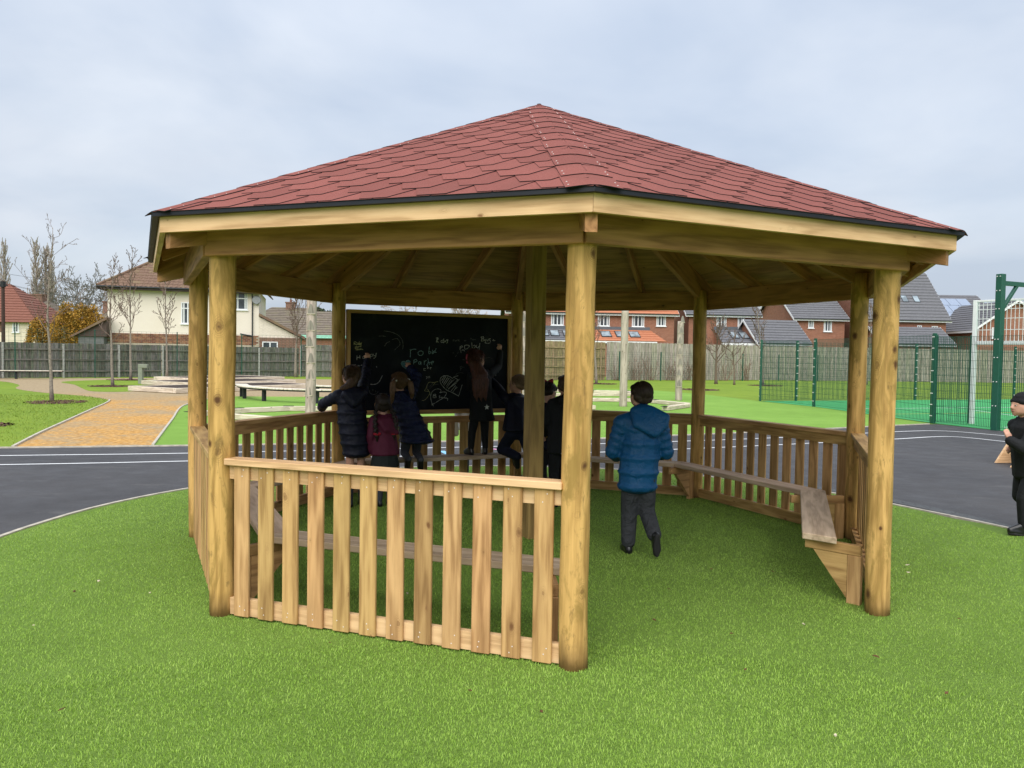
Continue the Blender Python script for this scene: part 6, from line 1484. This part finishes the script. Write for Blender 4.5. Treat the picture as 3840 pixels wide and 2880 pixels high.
# 5 child with one knee on the bench, reaching up to the board
b0, xf = board_xf(.88,2.05)
J = dict(head=(.945,2.33,1.30), neck=(.92,2.27,1.19), chest=(.89,2.22,1.03), pelvis=(.86,2.14,.78), shL=(.775,2.29,1.13), elL=(.74,2.47,1.27), wrL=(.66,2.64,1.40), shR=(1.01,2.27,1.11), elR=(1.06,2.38,.98), wrR=(1.02,2.52,.96), hipL=(.80,2.15,.72), knL=(.765,2.36,.51), anL=(.83,2.06,.455), hipR=(.93,2.11,.72), knR=(1.0,1.98,.40), anR=(.90,1.78,.10))
R_ = Rot(.65,.05); o, P = person('fair-haired child in a navy coat with one knee on the bench beside the centre post', b0, xf, J, R_, hand_d=((-.2,.8,.4),None), hand_n=((0,.5,-.6),(0,0,-1)), curl=(.4,.5))
B = Blob(); torso(B, [((.92,2.265,1.17),.085,.065),((.905,2.24,1.10),.15,.11),((.88,2.18,.94),.155,.135),((.85,2.12,.765),.185,.15)]); yoke(B,J,.062*.97); sleeve(B,J,'L',.062,.048); sleeve(B,J,'R',.062,.048); B.hull([((.85,2.17,1.13),.04),((.97,2.16,1.12),.04),((.90,2.12,1.04),.04)]); B.build('coat', F_NAVY, o, .0085, 2, xf)
B = Blob(); legs_cloth(B,J,.078,.066,.055); B.build('trousers', F_DNAVY, o, .0085, 2, xf)
B = Blob(); hair_cap(B,P,R_,.0); B.build('hair', H_FAIR, o, .0075, 2, xf)
strands(P, 300, 0.07, H_FAIR, o, xf, 4)
sh = shoe(o, J['anL'], (.25,-.3,-1), F_SHOE, xf, up=(.1,-1,.3)); flat('shoe_print', [(.885,1.985,.40),(.900,1.985,.40),(.898,1.985,.435),(.884,1.985,.435)], (0,.01,0), F_WHITE, o, xf); flat('shoe_print', [(.908,1.985,.405),(.920,1.985,.405),(.924,1.985,.43),(.910,1.985,.435)], (0,.01,0), F_WHITE, o, xf)
shoe(o, J['anR'], (-.6,.8,0), F_SHOE, xf)

# 6 girl with the red bow, looking down to the right
b0, xf = board_xf(1.09,1.72)
J = dict(head=(1.075,1.74,1.225), neck=(1.055,1.70,1.105), chest=(1.045,1.69,.95), pelvis=(1.04,1.68,.70), shL=(.94,1.71,1.05), elL=(.93,1.80,.87), wrL=(1.0,1.92,.78), shR=(1.15,1.70,1.05), elR=(1.17,1.66,.86), wrR=(1.12,1.70,.66), hipL=(.98,1.68,.64), knL=(.99,1.71,.36), anL=(.98,1.66,.08), hipR=(1.10,1.68,.64), knR=(1.12,1.70,.36), anR=(1.13,1.62,.08))
R_ = Rot(-1.15,-.45); o, P = person('dark-haired girl with a red bow looking down beside the centre post', b0, xf, J, R_, hand_n=((0,0,-1),(0,1,0)), hand_d=(None,(-.2,.3,-1)), curl=(.5,.7))
B = Blob(); torso(B, [((1.055,1.70,1.085),.08,.06),((1.05,1.69,1.03),.13,.095),((1.045,1.685,.87),.135,.115),((1.04,1.68,.60),.15,.13)]); yoke(B,J,.056*.97); sleeve(B,J,'L',.056,.045); sleeve(B,J,'R',.056,.045); B.build('coat', F_DNAVY, o, .008, 2, xf)
B = Blob(); legs_cloth(B,J,.068,.055,.048); B.build('trousers', F_BLACK, o, .0085, 2, xf)
B = Blob(); hair_cap(B,P,R_,.0); B.ell(P(0,-.10,.07),(.04,.04,.04)); B.build('hair', H_DARK, o, .0075, 2, xf)
strands(P, 240, 0.07, H_DARK, o, xf, 5)
c = P(0,-.085,.105); B = Blob()
for sx in (-1,1): B.hull([(c,.013),(c+Vector((sx*.055,-.01,.022)),.018),(c+Vector((sx*.055,-.015,-.022)),.016)])
B.ell(c,(.016,.018,.016)); B.chain([c,c+Vector((.06,0,-.02)),c+Vector((.085,0,-.05))],[.01,.012,.008]); B.build('bow', F_RED, o, .005, 1, xf)
for s in 'LR': shoe(o, J['an'+s], (.2,1,0), F_SHOE, xf)

# 7 child in black half hidden by the front post
b0, xf = board_xf(.97,1.25)
J = dict(head=(1.04,1.30,1.33), neck=(1.01,1.26,1.21), chest=(.985,1.25,1.04), pelvis=(.96,1.24,.76), shL=(.875,1.27,1.13), elL=(.835,1.33,.92), wrL=(.88,1.46,.78), shR=(1.13,1.26,1.14), elR=(1.17,1.30,.93), wrR=(1.13,1.40,.80), hipL=(.90,1.24,.70), knL=(.90,1.27,.38), anL=(.90,1.22,.085), hipR=(1.02,1.24,.70), knR=(1.03,1.30,.38), anR=(1.04,1.28,.085))
R_ = Rot(-.3,.2); o, P = person('child in black hooded jacket with white triangle at its hem, behind the front post', b0, xf, J, R_, hand_n=((0,0,-1),(0,0,-1)))
B = Blob(); torso(B, [((1.01,1.26,1.19),.085,.065),((1.0,1.25,1.11),.155,.11),((.985,1.245,.92),.155,.13),((.965,1.235,.73),.16,.135),((.955,1.23,.60),.15,.13)]); yoke(B,J,.066*.97); sleeve(B,J,'L',.066,.05); sleeve(B,J,'R',.066,.05); B.hull([((.94,1.17,1.18),.04),((1.07,1.17,1.18),.04),((1.0,1.12,1.10),.045),((1.0,1.19,1.22),.045)]); B.build('jacket', F_BLACK, o, .0085, 2, xf)
B = Blob(); legs_cloth(B,J,.074,.06,.05); B.build('trousers', F_BLACK, o, .0085, 2, xf)
B = Blob(); hair_cap(B,P,R_,.0); B.build('hair', H_BROWN, o, .0075, 2, xf)
flat('triangle_print', [(.905,1.085,.595),(.965,1.085,.595),(.937,1.085,.665)], (0,.035,0), F_WHITE, o, xf)
for s in 'LR': shoe(o, J['an'+s], (.05,1,0), F_SHOE, xf)

# 8 boy in the royal blue coat walking away
b0 = Vector((.86,-.58,0)); xf = Matrix.Translation(-b0)
J = dict(head=(.865,-.50,1.325), neck=(.87,-.54,1.20), chest=(.865,-.56,1.02), pelvis=(.85,-.58,.72), shL=(.70,-.56,1.10), elL=(.635,-.53,.86), wrL=(.70,-.36,.80), shR=(1.02,-.58,1.10), elR=(1.085,-.56,.86), wrR=(1.03,-.40,.82), hipL=(.785,-.58,.64), knL=(.785,-.53,.35), anL=(.775,-.56,.085), hipR=(.91,-.60,.64), knR=(.93,-.54,.36), anR=(.955,-.75,.19))
R_ = Rot(.35,.02); o, P = person('boy in a royal blue quilted coat and charcoal trousers walking away', b0, xf, J, R_, hand_n=((1,0,0),(-1,0,0)), curl=(.9,.9))
B = Blob(); torso(B, [((.87,-.545,1.175),.10,.075),((.865,-.555,1.10),.175,.118),((.86,-.565,.94),.170,.138),((.85,-.575,.76),.176,.148),((.838,-.58,.575),.170,.145)], True, .115)
yoke(B,J,.078)
for s in 'LR': sleeve(B,J,s,.080,.062,True)
B.build('coat', F_BLUE, o, .0085, 2, xf)
B = Blob(); B.hull([((.80,-.60,1.205),.045),((.94,-.60,1.21),.045),((.87,-.555,1.225),.05),((1.055,-.655,1.165),.032),((.95,-.70,1.03),.040),((.80,-.68,1.10),.035)]); B.hull([((1.055,-.655,1.165),.032),((1.03,-.68,1.10),.038),((.95,-.70,1.03),.04)]); B.build('hood', F_BLUE, o, .0085, 2, xf)
B = Blob(); torso(B, [((.85,-.585,.72),.13,.105),((.848,-.585,.60),.135,.11)]); legs_cloth(B,J,.086,.072,.062,end=.96)
for s in 'LR': a = Vector(J['an'+s]); k = Vector(J['kn'+s]); B.ell(a.lerp(k,.08),(.064,.068,.03)); B.ell(a.lerp(k,.25),(.062,.066,.028))
B.build('trousers', F_GREY, o, .008, 2, xf)
B = Blob(); hair_cap(B,P,R_,.0); rr = random.Random(4)
B.hull([(P(-.045,-.07,-.025),.028),(P(.045,-.07,-.025),.028),(P(0,-.078,-.035),.026),(P(0,-.07,.05),.045)])
for s in (-1,1): B.hull([(P(s*.074,.008,.03),.012),(P(s*.074,.014,-.002),.006),(P(s*.066,-.04,.05),.028)])
B.build('hair', H_BOY, o, .006, 1, xf); strands(P, 900, .05, H_BOY, o, xf, 9, .0015, .6, .06)
shoe(o, J['anL'], (-.15,1,0), F_SHOE, xf, s=1.05); shoe(o, J['anR'], (.05,.15,-1), F_SHOE, xf, up=(0,1,.2), s=1.05)

# 9 boy in the black woolly hat running in from the right
b0 = Vector((4.80,.22,0)); xf = Matrix(((0,-1,0,0),(1,0,0,0),(0,0,1,0),(0,0,0,1)))
J = dict(head=(0,.06,1.245), neck=(0,.02,1.125), chest=(0,.0,.96), pelvis=(0,-.03,.68), shL=(-.14,.02,1.05), elL=(-.20,.16,.85), wrL=(-.09,.235,.925), shR=(.14,.02,1.05), elR=(.19,-.12,.88), wrR=(.16,.02,.82), hipL=(-.065,-.03,.62), knL=(-.075,.06,.36), anL=(-.07,.04,.10), hipR=(.065,-.03,.62), knR=(.07,.0,.36), anR=(.07,-.20,.16))
R_ = Rot(.0,.0); o, P = person('smiling boy in a black woolly hat and black padded jacket at the right edge', b0, xf, J, R_, hand_d=((.1,.25,1),None), hand_n=((1,0,0),(-1,0,0)), curl=(.35,.8))
B = Blob(); torso(B, [((0,.02,1.10),.085,.07),((0,.01,1.04),.15,.115),((0,-.005,.86),.15,.13),((0,-.03,.68),.15,.135),((0,-.035,.56),.145,.13)]); yoke(B,J,.068*.97); sleeve(B,J,'L',.068,.05); sleeve(B,J,'R',.068,.05); B.hull([((-.06,-.02,1.13),.045),((.06,-.02,1.13),.045),((0,-.10,1.10),.055),((-.055,.05,1.115),.028),((.055,.05,1.115),.028)]); B.build('jacket', F_BLACK, o, .0085, 2, xf)
B = Blob(); torso(B, [((0,-.03,.64),.12,.11),((0,-.03,.56),.125,.115)]); legs_cloth(B,J,.08,.062,.052); B.build('trousers', F_BLACK, o, .0085, 2, xf)
B = Blob(); B.ell(P(0,-.022,.058),(.092,.104,.086),R_); B.hull([(P(-.062,.045,.045),.026),(P(.062,.045,.045),.026),(P(-.07,-.08,.02),.026),(P(.07,-.08,.02),.026),(P(0,.07,.05),.024)]); B.build('woolly_hat', cloth('black_knit', (.012,.012,.014), .95, 45, .5), o, .0075, 2, xf)
B = Blob(); B.hull([(P(-.05,-.08,-.02),.03),(P(.05,-.08,-.02),.03),(P(0,-.09,-.04),.03)]); B.build('hair', H_DARK, o, .0075, 1, xf)
shoe(o, J['anL'], (0,1,.12), F_SHOE, xf, s=1.05); shoe(o, J['anR'], (0,.75,-.6), F_SHOE, xf, up=(0,.5,.8), s=1.05)

# 10 adult on the far side of the blackboard: pale coat ends and grey leggings between the slats
b0, xf = board_xf(.80,3.42)
J = dict(head=(.80,3.45,1.55), neck=(.80,3.42,1.42), chest=(.80,3.42,1.22), pelvis=(.80,3.42,.90), shL=(.63,3.42,1.33), elL=(.58,3.44,1.05), wrL=(.60,3.40,.82), shR=(.97,3.42,1.33), elR=(1.02,3.44,1.05), wrR=(.99,3.40,.82), hipL=(.72,3.42,.84), knL=(.715,3.43,.46), anL=(.72,3.42,.085), hipR=(.88,3.42,.84), knR=(.885,3.43,.46), anR=(.89,3.42,.085))
R_ = Rot(0,0); o, P = person('person in a pale coat and grey leggings standing behind the blackboard', b0, xf, J, R_, hand_n=((1,0,0),(-1,0,0)))
B = Blob(); torso(B, [((.80,3.42,1.40),.10,.08),((.80,3.42,1.32),.18,.12),((.80,3.42,1.05),.18,.14),((.80,3.42,.66),.21,.16)]); yoke(B,J,.07*.97); sleeve(B,J,'L',.07,.05); sleeve(B,J,'R',.07,.05); B.build('coat', F_PALE, o, .010, 2, xf)
B = Blob(); legs_cloth(B,J,.085,.062,.045); B.build('leggings', F_TIGHT, o, .009, 2, xf)
B = Blob(); hair_cap(B,P,R_,.03); B.build('hair', H_BROWN, o, .008, 2, xf)
for s in 'LR': shoe(o, J['an'+s], (0,1,0), F_SHOE, xf, s=1.2)
B = Blob(); B.hull([((.545,3.36,.60),(.05,.03,.03)),((.545,3.36,.78),(.04,.02,.02))]); bag = B.build('tote_bag', F_PALE, None, .009, 2, None)
n_, t_ = side(3); bag.matrix_basis = Matrix(((t_.x,n_.x,0,0),(t_.y,n_.y,0,0),(0,0,1,0),(0,0,0,1)))
B = Blob(); B.chain([(.53,3.36,.79),(.57,3.38,.86),(.60,3.40,.82)],[.008,.008,.008]); h_ = B.build('handle', F_PALE, bag, .006, 0, None)
tag(bag, 'pale cloth bag hanging from the hand of the person behind the blackboard', 'bag')
bpy.data.scenes.remove(_TS)
